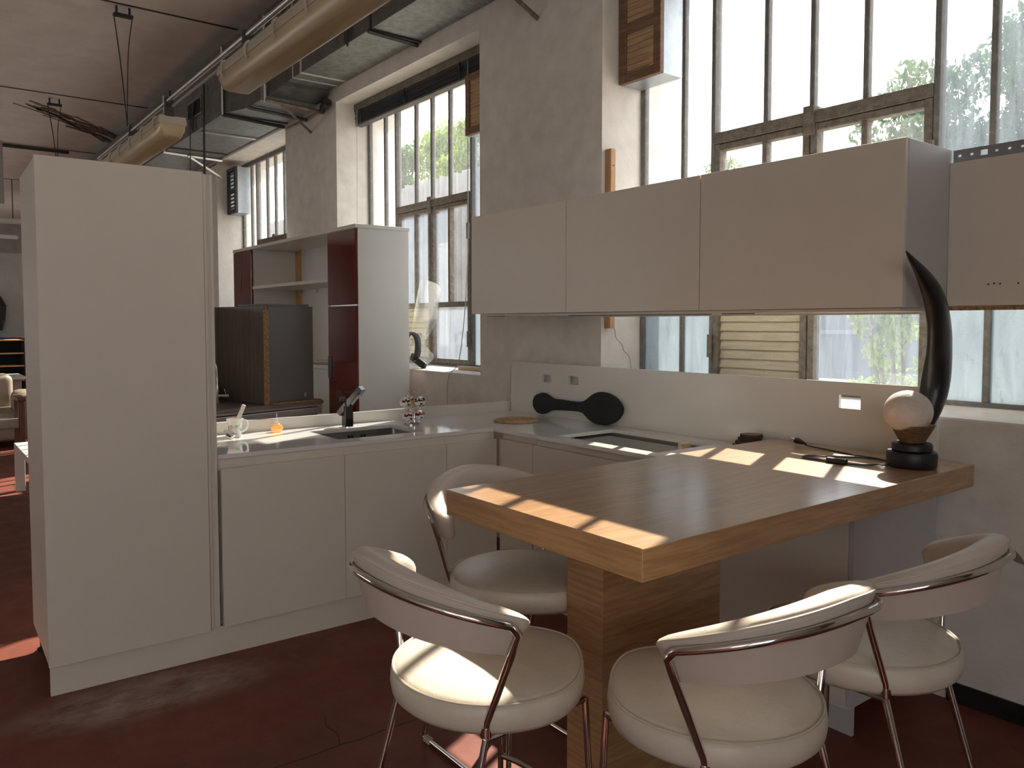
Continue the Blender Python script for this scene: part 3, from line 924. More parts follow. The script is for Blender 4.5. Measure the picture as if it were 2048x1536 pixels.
# ================================================================== TABLE
t = thing('bar_table', 'thick oak bar table standing out from the window wall on one slab leg', 'table', (1.11, -1.4, 0))
tt_ = obj('tabletop', box(.6885, 1.5678, -1.9395, -.03, .9097, .9958, .0015, 1), 'oak_y', t)
tt_.data.materials.append(M['oak_x'])
for p in tt_.data.polygons:
    if abs(p.normal.y) > .9: p.material_index = 1
lg_ = obj('leg', box(1.03, 1.19, -1.70, -1.12, 0, .9092, .0015, 1), 'oak_x', t)
lg_.data.materials.append(M['oak_y'])
for p in lg_.data.polygons:
    if abs(p.normal.x) > .9: p.material_index = 1

# ================================================================== BAR STOOLS
def stool_parts(t):
    # everything in local coordinates: sitter faces +Y, origin on the floor under the seat centre
    def plan(a):        # seat outline, broad at the back, narrower in front
        s, c = sin(a), cos(a)
        rx = .262; ry = .262
        x, y = rx * c, ry * s
        if y > 0: x *= 1 - .30 * (y / ry) ** 2
        return x, y * (1.0 if y < 0 else 1.02)
    N = 56
    bm = BM()
    prof = [(.0, .605), (.80, .603), (.93, .607), (.985, .622), (1.0, .645), (.99, .668), (.955, .681), (.90, .687), (.70, .694), (.40, .699), (.0, .701)]
    rings = []
    for s, z in prof:
        if s == 0.:
            rings.append([bm.verts.new((0, 0, z))])
        else:
            rings.append([bm.verts.new((plan(2 * pi * k / N)[0] * s, plan(2 * pi * k / N)[1] * s, z)) for k in range(N)])
    for A, B in zip(rings, rings[1:]):
        for k in range(N):
            if len(A) == 1: bm.faces.new((A[0], B[(k + 1) % N], B[k]))
            elif len(B) == 1: bm.faces.new((A[k], A[(k + 1) % N], B[0]))
            else: bm.faces.new((A[k], A[(k + 1) % N], B[(k + 1) % N], B[k]))
    bmesh.ops.recalc_face_normals(bm, faces=bm.faces[:])
    seat = obj('seat', bm, 'leather', t, True, angle=60)
    bm = BM()
    tube(bm, [(plan(2 * pi * k / N)[0] * .968, plan(2 * pi * k / N)[1] * .968, .681) for k in range(N)], .0035, 6, closed=True)
    obj('piping', bm, 'stitch', seat, True)
    # wrap-round backrest
    a_, b_, cy = .285, .240, -.105
    T0 = radians(97)
    nt_ = 44
    def back_pt(tt, v, off):
        # v 0..1 bottom to top, off outward
        k = .86 + .14 * v
        x = (a_ * k + off) * sin(tt); y = cy - (b_ * k + off) * cos(tt) + .02 * (1 - v) * 0
        u = abs(tt) / T0
        zb = .850 - .052 * u ** 1.6; zt = 1.012 - .118 * u ** 1.6
        return Vector((x, y, zb + (zt - zb) * v))
    bm = BM()
    rows = []
    # closed section: outer skin up, rounded top roll, inner pad down, rounded bottom
    sec = [(0.03, .011), (.5, .013), (.86, .013), (.94, .010), (.985, .001), (1.0, -.014), (.99, -.031), (.945, -.045), (.8, -.050), (.5, -.048), (.14, -.040), (.03, -.027), (-.01, -.008)]
    for i in range(nt_ + 1):
        u_ = -1 + 2 * i / nt_
        u_ = (1 if u_ > 0 else -1) * (1 - (1 - abs(u_)) ** 1.25)      # finer steps near the ends
        tt = T0 * u_
        f_ = max(0., (abs(u_) - .90) / .10); c_ = 1 - sqrt(max(0., 1 - f_ * f_))
        row = []
        for v, o in sec:
            vv_ = v * (1 - .20 * c_) if v > .5 else v + .14 * c_ * (1 - v)
            oo = -.018 + (o + .018) * (1 - .75 * c_)
            p = back_pt(tt * (1 - .06 * (1 - v)), vv_, oo)
            row.append(bm.verts.new(p))
        rows.append(row)
    ns = len(sec)
    for A, B in zip(rows, rows[1:]):
        for k in range(ns):
            bm.faces.new((A[k], A[(k + 1) % ns], B[(k + 1) % ns], B[k]))
    bm.faces.new(rows[0]); bm.faces.new(list(reversed(rows[-1])))
    bmesh.ops.recalc_face_normals(bm, faces=bm.faces[:])
    br = obj('backrest', bm, 'leather_shell', t, True, angle=50)
    bm = BM()
    tube(bm, [back_pt(-T0 * .86 + 2 * T0 * .86 * i / 40, .93, .0105) for i in range(41)], .0028, 6)
    obj('seam', bm, 'stitch', br, True)
    # chrome rail round the back, running down to the seat on both sides
    arc = [back_pt(-radians(80) + 2 * radians(80) * i / 36, .72, .024) for i in range(37)]
    def rail_end(sg, p):
        return [p + Vector((sg * .006, .016, -.006)), p + Vector((sg * .002, .020, -.022)), Vector((sg * .262, -.135, .79)), Vector((sg * .232, -.145, .71)), Vector((sg * .206, -.152, .645)), Vector((sg * .20, -.152, .620))]
    L_ = list(reversed(rail_end(-1, arc[0]))); R_ = rail_end(1, arc[-1])
    bm = BM(); tube(bm, L_[:5] + arc + R_[1:], .0095, 10)
    obj('back_rail', bm, 'chrome', t, True)
    for sg in (-1, 1):
        # rear leg splays backward, runner on the floor, front leg
        rl = [(sg * .20, -.152, .600), (sg * .212, -.235, .30), (sg * .219, -.315, .035), (sg * .2195, -.322, .018)]
        b = BM(); tube(b, smooth_pts(rl, 4), .0088, 10); lathe(b, [(.013, -.012), (.013, .012)], (sg * .20, -.152, .618), 10)
        obj('leg', b, 'chrome', t, True)
        fl = [(sg * .185, .165, .606), (sg * .20, .175, .30), (sg * .2195, .19, .03), (sg * .2195, .182, .016)]
        b = BM(); tube(b, smooth_pts(fl, 4), .0088, 10)
        obj('leg', b, 'chrome', t, True)
        b = BM(); tube(b, [(sg * .2195, -.322, .0125), (sg * .2195, .184, .0125)], .0085, 10)
        obj('runner', b, 'chrome', t, True)
        for yy in (-.29, .15):
            b = BM(); bx(b, sg * .2195 - .012, sg * .2195 + .012, yy - .02, yy + .02, .0005, .024, .004, 1)
            obj('glide', b, 'lamp_body', t)
    b = BM(); tube(b, smooth_pts([(-.200, .178, .27), (-.13, .20, .27), (0, .212, .27), (.13, .20, .27), (.200, .178, .27)], 6), .0085, 10)
    obj('footrest', b, 'chrome', t, True)
    b = BM()
    for sg in (-1, 1): tube(b, [(sg * .20, -.155, .60), (sg * .185, .165, .60)], .008, 8)
    tube(b, [(-.185, .10, .598), (.185, .10, .598)], .008, 8)
    obj('seat_support', b, 'chrome', t, True)

def dup(root, loc, rotz, label):
    r = root.copy(); COL.objects.link(r); r.location = loc; r.rotation_euler = (0, 0, rotz); r['label'] = label
    for ch in list(root.children):
        c = ch.copy(); COL.objects.link(c); c.parent = r
        for g in list(ch.children):
            d = g.copy(); COL.objects.link(d); d.parent = c
    return r
stool = thing('bar_stool', 'cream leather bar stool at the near end of the oak table, nearest the sink run', 'bar stool', (0, 0, 0), group='cream bar stools round the oak table')
stool_parts(stool)
stool.location = (1.27, -2.19, 0); stool.rotation_euler = (0, 0, radians(-2))
dup(stool, (1.72, -1.865, 0), radians(88), 'cream leather bar stool at the front right, on the long side of the table')
dup(stool, (1.75, -1.24, 0), radians(96), 'cream leather bar stool farthest right, between the table and the window wall')
dup(stool, (.757, -1.66, 0), radians(-90), 'cream leather bar stool on the sink side, half hidden behind the table')

# ================================================================== ON THE TABLE
TZ = .9958
lx, ly = 1.437, -.266
t = thing('horn_lamp', 'table lamp with a tall curved black horn, round globe and stepped black base', 'lamp', (lx, ly, TZ))
bm = BM(); lathe(bm, [(.082, 0), (.0885, .008), (.0895, .050), (.085, .060), (.06, .062)], (lx, ly, TZ), 40)
o = obj('base', bm, 'black_paint', t, True)
bm = BM(); lathe(bm, [(.068, 0), (.072, .005), (.072, .024), (.067, .031), (.042, .033), (.040, .040)], (lx, ly, TZ + .0625), 40)
obj('base_tier', bm, 'black_paint', t, True)
bm = BM()
prof = []
for k in range(13):
    q = k / 12
    r0 = .043 + (.077 - .043) * q
    prof.append((r0 - .003, q * .066 + .000)); prof.append((r0 + .003, q * .066 + .003))
lathe(bm, prof, (lx, ly, TZ + .094), 36)
obj('rope_collar', bm, 'rope', t, True, angle=80)
E_ = Vector((.598, .801, 0)).normalized()          # the horn and globe sit side by side along this line
sc = .00216
gc = Vector((lx, ly, 0)) + E_ * (-.0185)
bm = BM(); bmesh.ops.create_uvsphere(bm, u_segments=40, v_segments=24, radius=.087)
bmesh.ops.scale(bm, verts=bm.verts[:], vec=(1, 1, .96)); bmesh.ops.translate(bm, verts=bm.verts[:], vec=(gc.x, gc.y, TZ + .213))
obj('globe', bm, 'globe', t, True, angle=90)
# horn: centre line given as offset along E_ and height
# the horn rises behind the globe and twists forward, clear of the wall cabinet
hc = [(1.426, -.145, 1.117, 10), (1.440, -.118, 1.216, 22), (1.449, -.099, 1.306, 26), (1.471, -.13, 1.407, 25), (1.505, -.204, 1.497, 23.5), (1.534, -.289, 1.583, 21), (1.542, -.351, 1.656, 18.5), (1.542, -.413, 1.709, 14.5), (1.542, -.48, 1.752, 9), (1.542, -.534, 1.783, 5), (1.542, -.571, 1.806, 1.2)]
pts = [Vector((x, y, z)) for x, y, z, w in hc]
rad = [w * sc for *_, w in hc]
P = smooth_pts(pts, 5)
RR = [v.x for v in smooth_pts([(r, 0, 0) for r in rad], 5)]
bm = BM()
D = Vector((-.801, .598, 0))
rings = []
for i, p in enumerate(P):
    tg = (P[min(i + 1, len(P) - 1)] - P[max(i - 1, 0)]).normalized()
    n1 = tg.cross(D).normalized()
    rings.append([bm.verts.new(p + n1 * cos(2 * pi * k / 20) * RR[i] + D * sin(2 * pi * k / 20) * RR[i] * (.72 if sin(2 * pi * k / 20) < 0 else .6) + D * .25 * RR[i] * cos(2 * pi * k / 20) ** 2) for k in range(20)])
for A, B in zip(rings, rings[1:]):
    for k in range(20): bm.faces.new((A[k], A[(k + 1) % 20], B[(k + 1) % 20], B[k]))
bm.faces.new(rings[0]); bm.faces.new(rings[-1])
bmesh.ops.recalc_face_normals(bm, faces=bm.faces[:])
obj('horn', bm, 'horn', t, True, angle=60)
zc = TZ + .004
cab = [(1.36, -.30), (1.335, -.24), (1.24, -.24), (1.13, -.335), (1.065, -.39), (1.085, -.435), (1.15, -.435), (1.19, -.437)]
bm = BM(); tube(bm, smooth_pts([(x, y, zc) for x, y in cab], 6), .0034, 6)
bm2 = bm
tube(bm2, smooth_pts([(1.265, -.435, zc), (1.32, -.40, zc), (1.37, -.335, zc + .001), (1.40, -.30, zc + .004)], 6), .0034, 6)
tube(bm2, smooth_pts([(1.385, -.30, zc + .006), (1.30, -.255, zc + .007), (1.18, -.21, zc), (1.03, -.17, zc), (.94, -.155, zc + .002), (.915, -.15, zc + .006)], 6), .0034, 6)
c = obj('cord', bm2, 'cable', t, True)
mt = Matrix.Translation((1.228, -.437, TZ + .0115)) @ Matrix.Rotation(radians(4), 4, 'Z')
o = obj('cord_switch', box(-.04, .04, -.013, .013, -.0105, .0105, .005, 2, mt), 'black_paint', t)
mt = Matrix.Translation((.885, -.142, TZ + .018)) @ Matrix.Rotation(radians(165), 4, 'Z') @ Matrix.Rotation(radians(-8), 4, 'Y')
b = BM()
loft_ = []
for x_, w_, h_ in ((.022, .017, .0125), (.012, .018, .0135), (-.006, .013, .011), (-.026, .006, .006), (-.038, .004, .004)):
    loft_.append([b.verts.new(mt @ Vector((x_, w_ * cos(2 * pi * k / 12), h_ * sin(2 * pi * k / 12)))) for k in range(12)])
for A, B in zip(loft_, loft_[1:]):
    for k in range(12): b.faces.new((A[k], A[(k + 1) % 12], B[(k + 1) % 12], B[k]))
b.faces.new(loft_[0]); b.faces.new(loft_[-1]); bmesh.ops.recalc_face_normals(b, faces=b.faces[:])
pl = obj('plug', b, 'black_paint', t)
b = BM()
for s in (-.0095, .0095):
    tube(b, [mt @ Vector((.02, s, .004)), mt @ Vector((.042, s, .006))], .0027, 8)
obj('plug_pin', b, 'plug_pin', pl, True)

# ================================================================== ON THE WORKTOP
# stack of bark-edged slices: four coasters
cx, cy = .585, -.095
for k, (dx, dy, r, lab) in enumerate(((-.012, -.012, .060, 'lowest bark-edged wood coaster of the stack by the splashback'), (-.006, -.004, .058, 'second bark-edged wood coaster from the bottom of the stack'), (.004, .0, .056, 'third bark-edged wood coaster, just under the top one'), (.010, .004, .053, 'topmost bark-edged wood coaster of the stack by the splashback'))):
    z = ZW + k * .0165
    t = thing('wood_coaster', lab, 'coaster', (cx + dx, cy + dy, z), group='bark-edged coasters by the splashback')
    bm = BM(); lathe(bm, [(r - .002, 0), (r, .002), (r, .0135), (r - .003, .0162), (r - .006, .0162), (r - .0065, .0155)], (cx + dx, cy + dy, z), 32)
    obj('bark_rim', bm, 'bark', t, True)
    bm = BM(); lathe(bm, [(r - .006, .0150), (r - .0065, .0163), (.001, .0163)], (cx + dx, cy + dy, z), 32)
    obj('wood_disc', bm, 'slice', t)

# flat black spoon-shaped board leaning on the splashback
def spoon_outline():
    top, bot = [], []
    # (x, half-height up, half-height down) along the length .81 m
    pts = [(0, .0, .0), (.008, .028, .030), (.03, .047, .052), (.05, .052, .066), (.075, .060, .075), (.105, .062, .076), (.14, .052, .066), (.175, .037, .050), (.21, .030, .043), (.30, .028, .039), (.40, .024, .036), (.47, .028, .040), (.505, .045, .056), (.54, .070, .078), (.58, .088, .092), (.63, .096, .098), (.68, .090, .096), (.73, .074, .084), (.775, .046, .058), (.80, .018, .026), (.805, .0, .0)]
    up = smooth_pts([(x, u, 0) for x, u, d in pts], 4); dn = smooth_pts([(x, -d, 0) for x, u, d in pts], 4)
    return [(p.x, p.y) for p in up] + [(p.x, p.y) for p in reversed(dn[1:-1])]
bm = BM()
prism(bm, spoon_outline(), 'Y', -.009, .009)
mt = Matrix.Translation((-1.105, -.048, ZW + .0915)) @ Matrix.Rotation(radians(-10), 4, 'X') @ Matrix.Rotation(radians(-1.0), 4, 'Y')
bmesh.ops.transform(bm, matrix=mt, verts=bm.verts[:])
zmin = min(v.co.z for v in bm.verts); ymax = max(v.co.y for v in bm.verts)
bmesh.ops.translate(bm, verts=bm.verts[:], vec=(0, -.023 - ymax, ZW + .0004 - zmin))
single('spoon_board', bm, 'black_rough', 'flat black spoon-shaped board leaning against the splashback', 'board', (-.7, -.05, ZW))

# round woven mat
t0 = Vector((-.905, -.36, ZW))
bm = BM()
n = 260
pts = []
for k in range(n):
    a = k * .245; r = .135 * (k / n) ** .5 + .004
    pts.append((t0.x + r * cos(a), t0.y + r * sin(a), ZW + .0068))
tube(bm, pts, .0062, 6)
lathe(bm, [(.001, .001), (.132, .001), (.136, .006), (.132, .009), (.001, .009)], tuple(t0), 40)
single('straw_mat', bm, 'straw', 'round coiled straw mat lying in the worktop corner', 'mat', tuple(t0), smooth=True)

# small rack of espresso cups
rx, ry = -1.17, -.955
t = thing('cup_rack', 'small chrome wire rack hung with espresso cups, right of the sink', 'rack', (rx, ry, ZW))
bm = BM(); tube(bm, [(rx + .045 * cos(2 * pi * k / 28), ry + .045 * sin(2 * pi * k / 28), ZW + .004) for k in range(28)], .0035, 6, closed=True)
tube(bm, [(rx - .045, ry, ZW + .004), (rx + .045, ry, ZW + .004)], .003, 6)
obj('base_ring', bm, 'chrome', t, True)
bm = BM()
for s in (-.012, .012): tube(bm, [(rx + s, ry + s, ZW + .004), (rx + s, ry + s, ZW + .185)], .0025, 6)
tube(bm, smooth_pts([(rx - .012, ry - .012, ZW + .185), (rx - .01, ry - .01, ZW + .20), (rx, ry, ZW + .21), (rx + .01, ry + .01, ZW + .20), (rx + .012, ry + .012, ZW + .185)], 4), .0025, 6)
obj('upright', bm, 'chrome', t, True)
hooks = []
for lev, z in ((0, .098), (1, .182)):
    for k in range(3):
        a = radians(-60 + 120 * k + (-15 if lev else 5))
        hooks.append((a, z, lev, k))
for a, z, lev, k in hooks:
    d = Vector((cos(a), sin(a), 0))
    b = BM(); tube(b, smooth_pts([Vector((rx, ry, ZW + z - .01)) + d * .012, Vector((rx, ry, ZW + z - .012)) + d * .035, Vector((rx, ry, ZW + z)) + d * .05], 4), .0022, 6)
    obj('hook', b, 'chrome', t, True)
cup_lab = {(1, 0): 'upper right espresso cup with dark stripes on the wire rack', (1, 1): 'upper back espresso cup on the wire rack, facing the upstand', (1, 2): 'upper left espresso cup with a yellow patch on the wire rack',
           (0, 0): 'lower right espresso cup with a red patch on the wire rack', (0, 1): 'lower back espresso cup on the wire rack, facing the upstand', (0, 2): 'lower left white espresso cup with black marks on the wire rack'}
cup_mat = {(1, 0): 'cup_red', (1, 1): 'cup_black', (1, 2): 'cup_yellow', (0, 0): 'cup_red', (0, 1): 'cup_red', (0, 2): 'cup_black'}
for a, z, lev, k in hooks:
    d = Vector((cos(a), sin(a), 0))
    c = Vector((rx, ry, ZW + z - .045)) + d * .047
    ct = thing('espresso_cup', cup_lab[(lev, k)], 'cup', tuple(c), group='espresso cups on the wire rack')
    # cup hangs by its handle: axis roughly horizontal, mouth turned sideways
    side = Vector((-d.y, d.x, 0)); axis = (side * .95 + d * .3).normalized()
    if axis.dot(Vector((-1, 1, 0))) < 0: axis = -axis       # mouths face away from the room
    zx = axis; yy = Vector((0, 0, 1)).cross(zx).normalized(); xx = yy.cross(zx)
    mt = Matrix.Translation(c) @ Matrix((xx, yy, zx)).transposed().to_4x4()
    b = BM(); lathe(b, [(.0005, -.026), (.017, -.026), (.022, -.022), (.028, -.005), (.030, .024), (.0285, .025), (.026, -.004), (.018, -.019), (.0005, -.020)], (0, 0, 0), 24)
    bmesh.ops.transform(b, matrix=mt, verts=b.verts[:])
    body = obj('cup_body', b, cup_mat[(lev, k)], ct, True)
    b = BM(); tube(b, [mt @ Vector((v[0], 0, v[1])) for v in ((.026, .014), (.040, .012), (.045, 0), (.038, -.010), (.024, -.010))], .0035, 6)
    obj('handle', b, 'porcelain', ct, True)

# patterned mug with an ivory-handled pestle inside and a small dish leaning on it
mx, my = -1.315, -1.975
t = thing('patterned_mug', 'white mug with colourful painted pattern at the left end of the worktop', 'mug', (mx, my, ZW))
bm = BM(); lathe(bm, [(.0005, 0), (.032, 0), (.036, .004), (.035, .045), (.037, .075), (.046, .098), (.0445, .099), (.034, .074), (.031, .045), (.031, .006), (.0005, .006)], (mx, my, ZW), 32)
obj('mug_body', bm, 'mug', t, True)
hv = Vector((.5, .86, 0)).normalized()
bm = BM(); tube(bm, smooth_pts([Vector((mx, my, ZW + z)) + hv * r for r, z in ((.036, .086), (.056, .088), (.066, .070), (.060, .045), (.035, .026))], 5), .0055, 8)
obj('handle', bm, 'porcelain', t, True)
p0 = Vector((mx - .008, my - .016, ZW + .0095)); p1 = Vector((mx + .022, my + .044, ZW + .172))
zz = (p1 - p0).normalized(); yy = zz.cross(Vector((1, 0, 0))).normalized(); xx = yy.cross(zz)
mt = Matrix.Translation(p0) @ Matrix((xx, yy, zz)).transposed().to_4x4()
single('ivory_stick', box(-.005, .005, -.011, .011, 0, (p1 - p0).length, .002, 2, mt), 'cutlery', 'ivory flat stick standing in the painted mug', 'stick', tuple(p0))
dp = Vector((mx + .046, my - .052, ZW))
t = thing('tilted_dish', 'small white oval dish with a brown stain tilted against the mug', 'dish', tuple(dp))
bm = BM(); lathe(bm, [(.0005, .0), (.02, .0), (.036, .012), (.038, .014), (.035, .014), (.019, .004), (.0005, .003)], (0, 0, 0), 28, 1, .8)
mt = Matrix.Translation(dp + Vector((0, 0, .0))) @ Matrix.Rotation(radians(30), 4, 'Z') @ Matrix.Rotation(radians(38), 4, 'Y')
bmesh.ops.transform(bm, matrix=mt, verts=bm.verts[:])
zm = min(v.co.z for v in bm.verts); bmesh.ops.translate(bm, verts=bm.verts[:], vec=(0, 0, ZW + .0003 - zm))
obj('dish_bowl', bm, 'porcelain', t, True)
bm = BM(); lathe(bm, [(.0005, .0038), (.016, .0045)], (0, 0, 0), 20, 1, .7)
bmesh.ops.transform(bm, matrix=mt, verts=bm.verts[:]); bmesh.ops.translate(bm, verts=bm.verts[:], vec=(0, 0, ZW + .0008 - zm))
obj('stain', bm, 'rope', t)
# little amber glass flask
ox, oy = -1.352, -1.725
t = thing('amber_flask', 'small round flask with amber liquid on the worktop, left of the sink', 'flask', (ox, oy, ZW))
bm = BM(); lathe(bm, [(.0005, 0), (.018, 0), (.030, .010), (.035, .022), (.031, .036), (.018, .044)], (ox, oy, ZW), 28)
obj('amber_liquid', bm, 'amber', t, True)
bm = BM(); lathe(bm, [(.018, .0445), (.012, .05), (.012, .064), (.006, .07), (.0035, .075), (.0035, .105), (.0005, .106)], (ox, oy, ZW), 20)
obj('glass_neck', bm, 'acrylic', t, True)

# two pine blocks in the hob opening
single('pine_block', box(.315, .345, -.30, -.23, .885, .95, .001, 1), 'pine', 'upright pine block inside the empty hob opening', 'wood block', (.33, -.27, .885))
single('pine_strip', box(.35, .62, -.21, -.17, .885, .922, .001, 1), 'pine', 'pine strip lying behind the upright block in the hob opening', 'wood strip', (.45, -.19, .885))

# ================================================================== WINDOW SILL OF THE MIDDLE WINDOW
t = thing('clear_windscreen', 'curved clear acrylic windscreen with a black bracket leaning in the middle window', 'windscreen', (-2.85, .2, ZS + .01))
prf = [(-2.98, 1.90), (-2.94, 1.925), (-2.76, 1.90), (-2.665, 1.84), (-2.66, 1.70), (-2.665, 1.55), (-2.71, 1.47), (-2.76, 1.40), (-2.735, 1.355), (-2.65, 1.29), (-2.655, 1.245), (-2.70, 1.205), (-2.76, 1.185), (-2.89, 1.185), (-2.955, 1.21), (-2.99, 1.30), (-3.03, 1.50), (-3.02, 1.72)]
prf = [(p.x, p.y) for p in smooth_pts([(a, b, 0) for a, b in prf + prf[:1]], 3)][:-1]
bm = BM()
prism(bm, prf, 'Y', -.0025, .0025)
for v in bm.verts:
    x = v.co.x + 2.85; z = v.co.z - 1.185
    v.co.y += .10 + .9 * x * x + .16 * z
obj('screen', bm, 'acrylic', t, True)
bm = BM()
arcp = [Vector((-2.86, .115, 1.235)), Vector((-2.83, .115, 1.33)), Vector((-2.85, .12, 1.42)), Vector((-2.93, .12, 1.465)), Vector((-3.02, .12, 1.44)), Vector((-3.06, .12, 1.38))]
tube(bm, smooth_pts(arcp, 6), .032, 10, flat=.4)
mt = Matrix.Translation((-2.82, .112, 1.225)) @ Matrix.Rotation(radians(20), 4, 'Y')
bx(bm, -.12, .12, -.012, .012, -.032, .032, .008, 2, mt)
obj('bracket', bm, 'black_paint', t, True)
bm = BM(); tube(bm, [(-2.85, .097, 1.235), (-2.85, .0935, 1.235)], .010, 12)
obj('bolt', bm, 'chrome', t, True)
single('sill_strip', box(-2.36, -2.02, .20, .25, ZS + .018, ZS + .045, .002, 1), 'pine', 'short pine strip lying on the sill of the middle window', 'wood strip', (-2.2, .22, ZS + .02))

# ================================================================== RED AND WHITE CABINET BEHIND
rx0, rx1, ry0, ry1, rz = -5.45, -2.655, -.555, -.075, 2.325
t = thing('shelf_cabinet', 'large white shelf cabinet with deep red glossy doors under the far windows', 'cabinet', ((rx0 + rx1) / 2, -.3, 0))
bm = BM()
bx(bm, rx1 - .025, rx1, ry0 + .02, ry1, 0, rz - .03, .002, 1); bx(bm, rx0, rx0 + .025, ry0 + .02, ry1, 0, rz - .03, .002, 1)
bx(bm, rx0 + .52, rx0 + .54, ry0 + .02, ry1, 0, rz - .03); bx(bm, rx1 - .51, rx1 - .49, ry0 + .02, ry1, 0, rz - .03)
bx(bm, rx0 + .70, rx1 - .51, ry1 - .02, ry1, 0, rz - .03)
obj('carcass', bm, 'white_gloss', t)
obj('back_strip', box(rx0 + .541, rx0 + .699, ry1 - .02, ry1, 0, rz - .03), 'orange_strip', t)
obj('top_board', box(rx0 - .01, rx1 + .01, ry0 - .005, ry1 + .005, rz - .03, rz, .002, 1), 'white_gloss', t)
obj('shelf', box(rx0 + .50, rx1 - .50, ry0 + .01, ry1 - .022, 1.895, 1.925, .002, 1), 'white_gloss', t)
bm = BM()
for xx in (rx0 + .72, rx0 + 1.08): tube(bm, [(xx, ry1 - .022, 1.86), (xx, ry1 - .03, 1.86), (xx, ry1 - .03, 1.895)], .007, 6)
obj('shelf_bracket', bm, 'alu', t)
d = obj('door', box(rx0, rx0 + .52, ry0 - .002, ry0 + .018, .1, rz - .034, .003, 2), 'red_gloss', t); d['label'] = 'left deep red door'
d = obj('door', box(rx1 - .50, rx1, ry0 - .002, ry0 + .018, 1.70, rz - .034, .003, 2), 'red_gloss', t); d['label'] = 'upper right deep red door'
d = obj('door', box(rx1 - .50, rx1, ry0 - .002, ry0 + .018, .1, 1.69, .003, 2), 'red_gloss', t); d['label'] = 'lower right deep red door'
h = obj('handle', box(rx1 - .485, rx1 - .42, ry0 - .016, ry0 - .002, 1.10, 1.28, .003, 1), 'gunmetal', d)
# white drawer unit in the niche with papers and a leaning dark board
t = thing('white_drawer_unit', 'white low drawer unit standing inside the shelf cabinet, papers on top', 'drawer unit', (-3.6, -.35, 0))
obj('carcass', box(-4.0, -3.18, -.52, -.105, 0, 1.16, .003, 1), 'white_gloss', t)
obj('top_board', box(-4.02, -3.175, -.53, -.103, 1.161, 1.195, .003, 1), 'white_gloss', t)
bm = BM()
for k in range(6):
    mt = Matrix.Translation((-3.62 + random.uniform(-.1, .12), -.33 + random.uniform(-.04, .04), 1.1965 + .004 * k)) @ Matrix.Rotation(random.uniform(-.5, .5), 4, 'Z')
    bx(bm, -.15, .15, -.105, .105, 0, .0035, 0, 1, mt)
props(obj('paper_stack', bm, 'white_paper', None), 'loose white papers lying on the white drawer unit', 'papers')
mt = Matrix.Translation((-3.40, -.22, 1.20)) @ Matrix.Rotation(radians(28), 4, 'Y')
bb = box(-.004, .004, -.09, .09, 0, .42, .001, 1, mt)
zm = min(v.co.z for v in bb.verts); bmesh.ops.translate(bb, verts=bb.verts[:], vec=(0, 0, 1.1955 - zm))
single('dark_board', bb, 'graphite', 'small dark board leaning in the niche beside the red door', 'board', (-3.4, -.22, 1.2))

# ================================================================== GREY KITCHEN UNIT IN THE MIDDLE GROUND
ang = radians(14)
gp = Vector((-2.80, -1.2, 0))
def gth(name, label, cat):
    return thing(name, label, cat, tuple(gp), ang)
t = gth('grey_kitchen_unit', 'grey wood-grain kitchen unit with a broken-edged panel behind the sink run', 'kitchen unit')
def G(x0, x1, y0, y1, z0, z1, bev=.0015):   # x: depth behind the front edge, y along it
    return box(gp.x + x0, gp.x + x1, gp.y + y0, gp.y + y1, z0, z1, bev, 1)
obj('worktop', G(-.68, .0, -1.10, .50, .915, .940), 'wt_grey', t)
bm = BM(); bx(bm, gp.x - .03, gp.x - .004, gp.y - 1.10, gp.y + .49, .895, .914, .003, 1); bx(bm, gp.x - .03, gp.x - .006, gp.y - 1.10, gp.y + .49, .835, .888, .006, 2)
obj('edge_profile', bm, 'alu', t)
obj('carcass', G(-.66, -.04, -1.10, .47, .12, .90), 'graphite', t)
obj('plinth_board', G(-.62, -.08, -1.05, .42, 0, .12), 'black_paint', t)
# panels standing on the worktop
pw = obj('tall_panel', G(-.67, -.02, -.02, .0, .941, 1.683), 'grey_wood', t); pw['label'] = 'grey wood-grain upright panel'
pc = obj('raw_edge', G(-.02, -.012, -.045, .005, .941, 1.655), 'chipboard', t); pc['label'] = 'broken chipboard edge'
pd = obj('dark_panel', G(-.035, -.022, .006, .42, .941, 1.683), 'graphite', t); pd['label'] = 'graphite upright panel'
pe = obj('back_panel', G(-.68, -.665, -1.10, -.02, .941, 1.683), 'grey_wood', t)
pf = obj('shelf_board', G(-.40, -.02, .0, .38, 1.684, 1.70), 'graphite', t)
cb = obj('broken_lip', G(-.05, .02, .006, .47, .9405, .953), 'chipboard', t)
bm = BM(); bx(bm, gp.x - .0225, gp.x - .019, gp.y + .33, gp.y + .345, .98, 1.01, .001, 1)
obj('bracket', bm, 'alu', t)
# dark tilted panel lying on the far side
# leaning dark boards
for k, yy in enumerate((-.17, -.27)):
    mt = Matrix.Translation((gp.x - .56, gp.y + yy, .942)) @ Matrix.Rotation(radians(18), 4, 'X')
    bb = box(-.10, .10, -.006, .006, 0, .16, .002, 1, mt)
    zm = min(v.co.z for v in bb.verts); bmesh.ops.translate(bb, verts=bb.verts[:], vec=(0, 0, .9402 - zm))
    o = single('grey_board', bb, 'graphite', ('grey board leaning closest to the wood-grain panel behind the chrome tap', 'grey board leaning in front of another one behind the chrome tap')[k], 'board', tuple(gp))
    o.rotation_euler = (0, 0, ang)
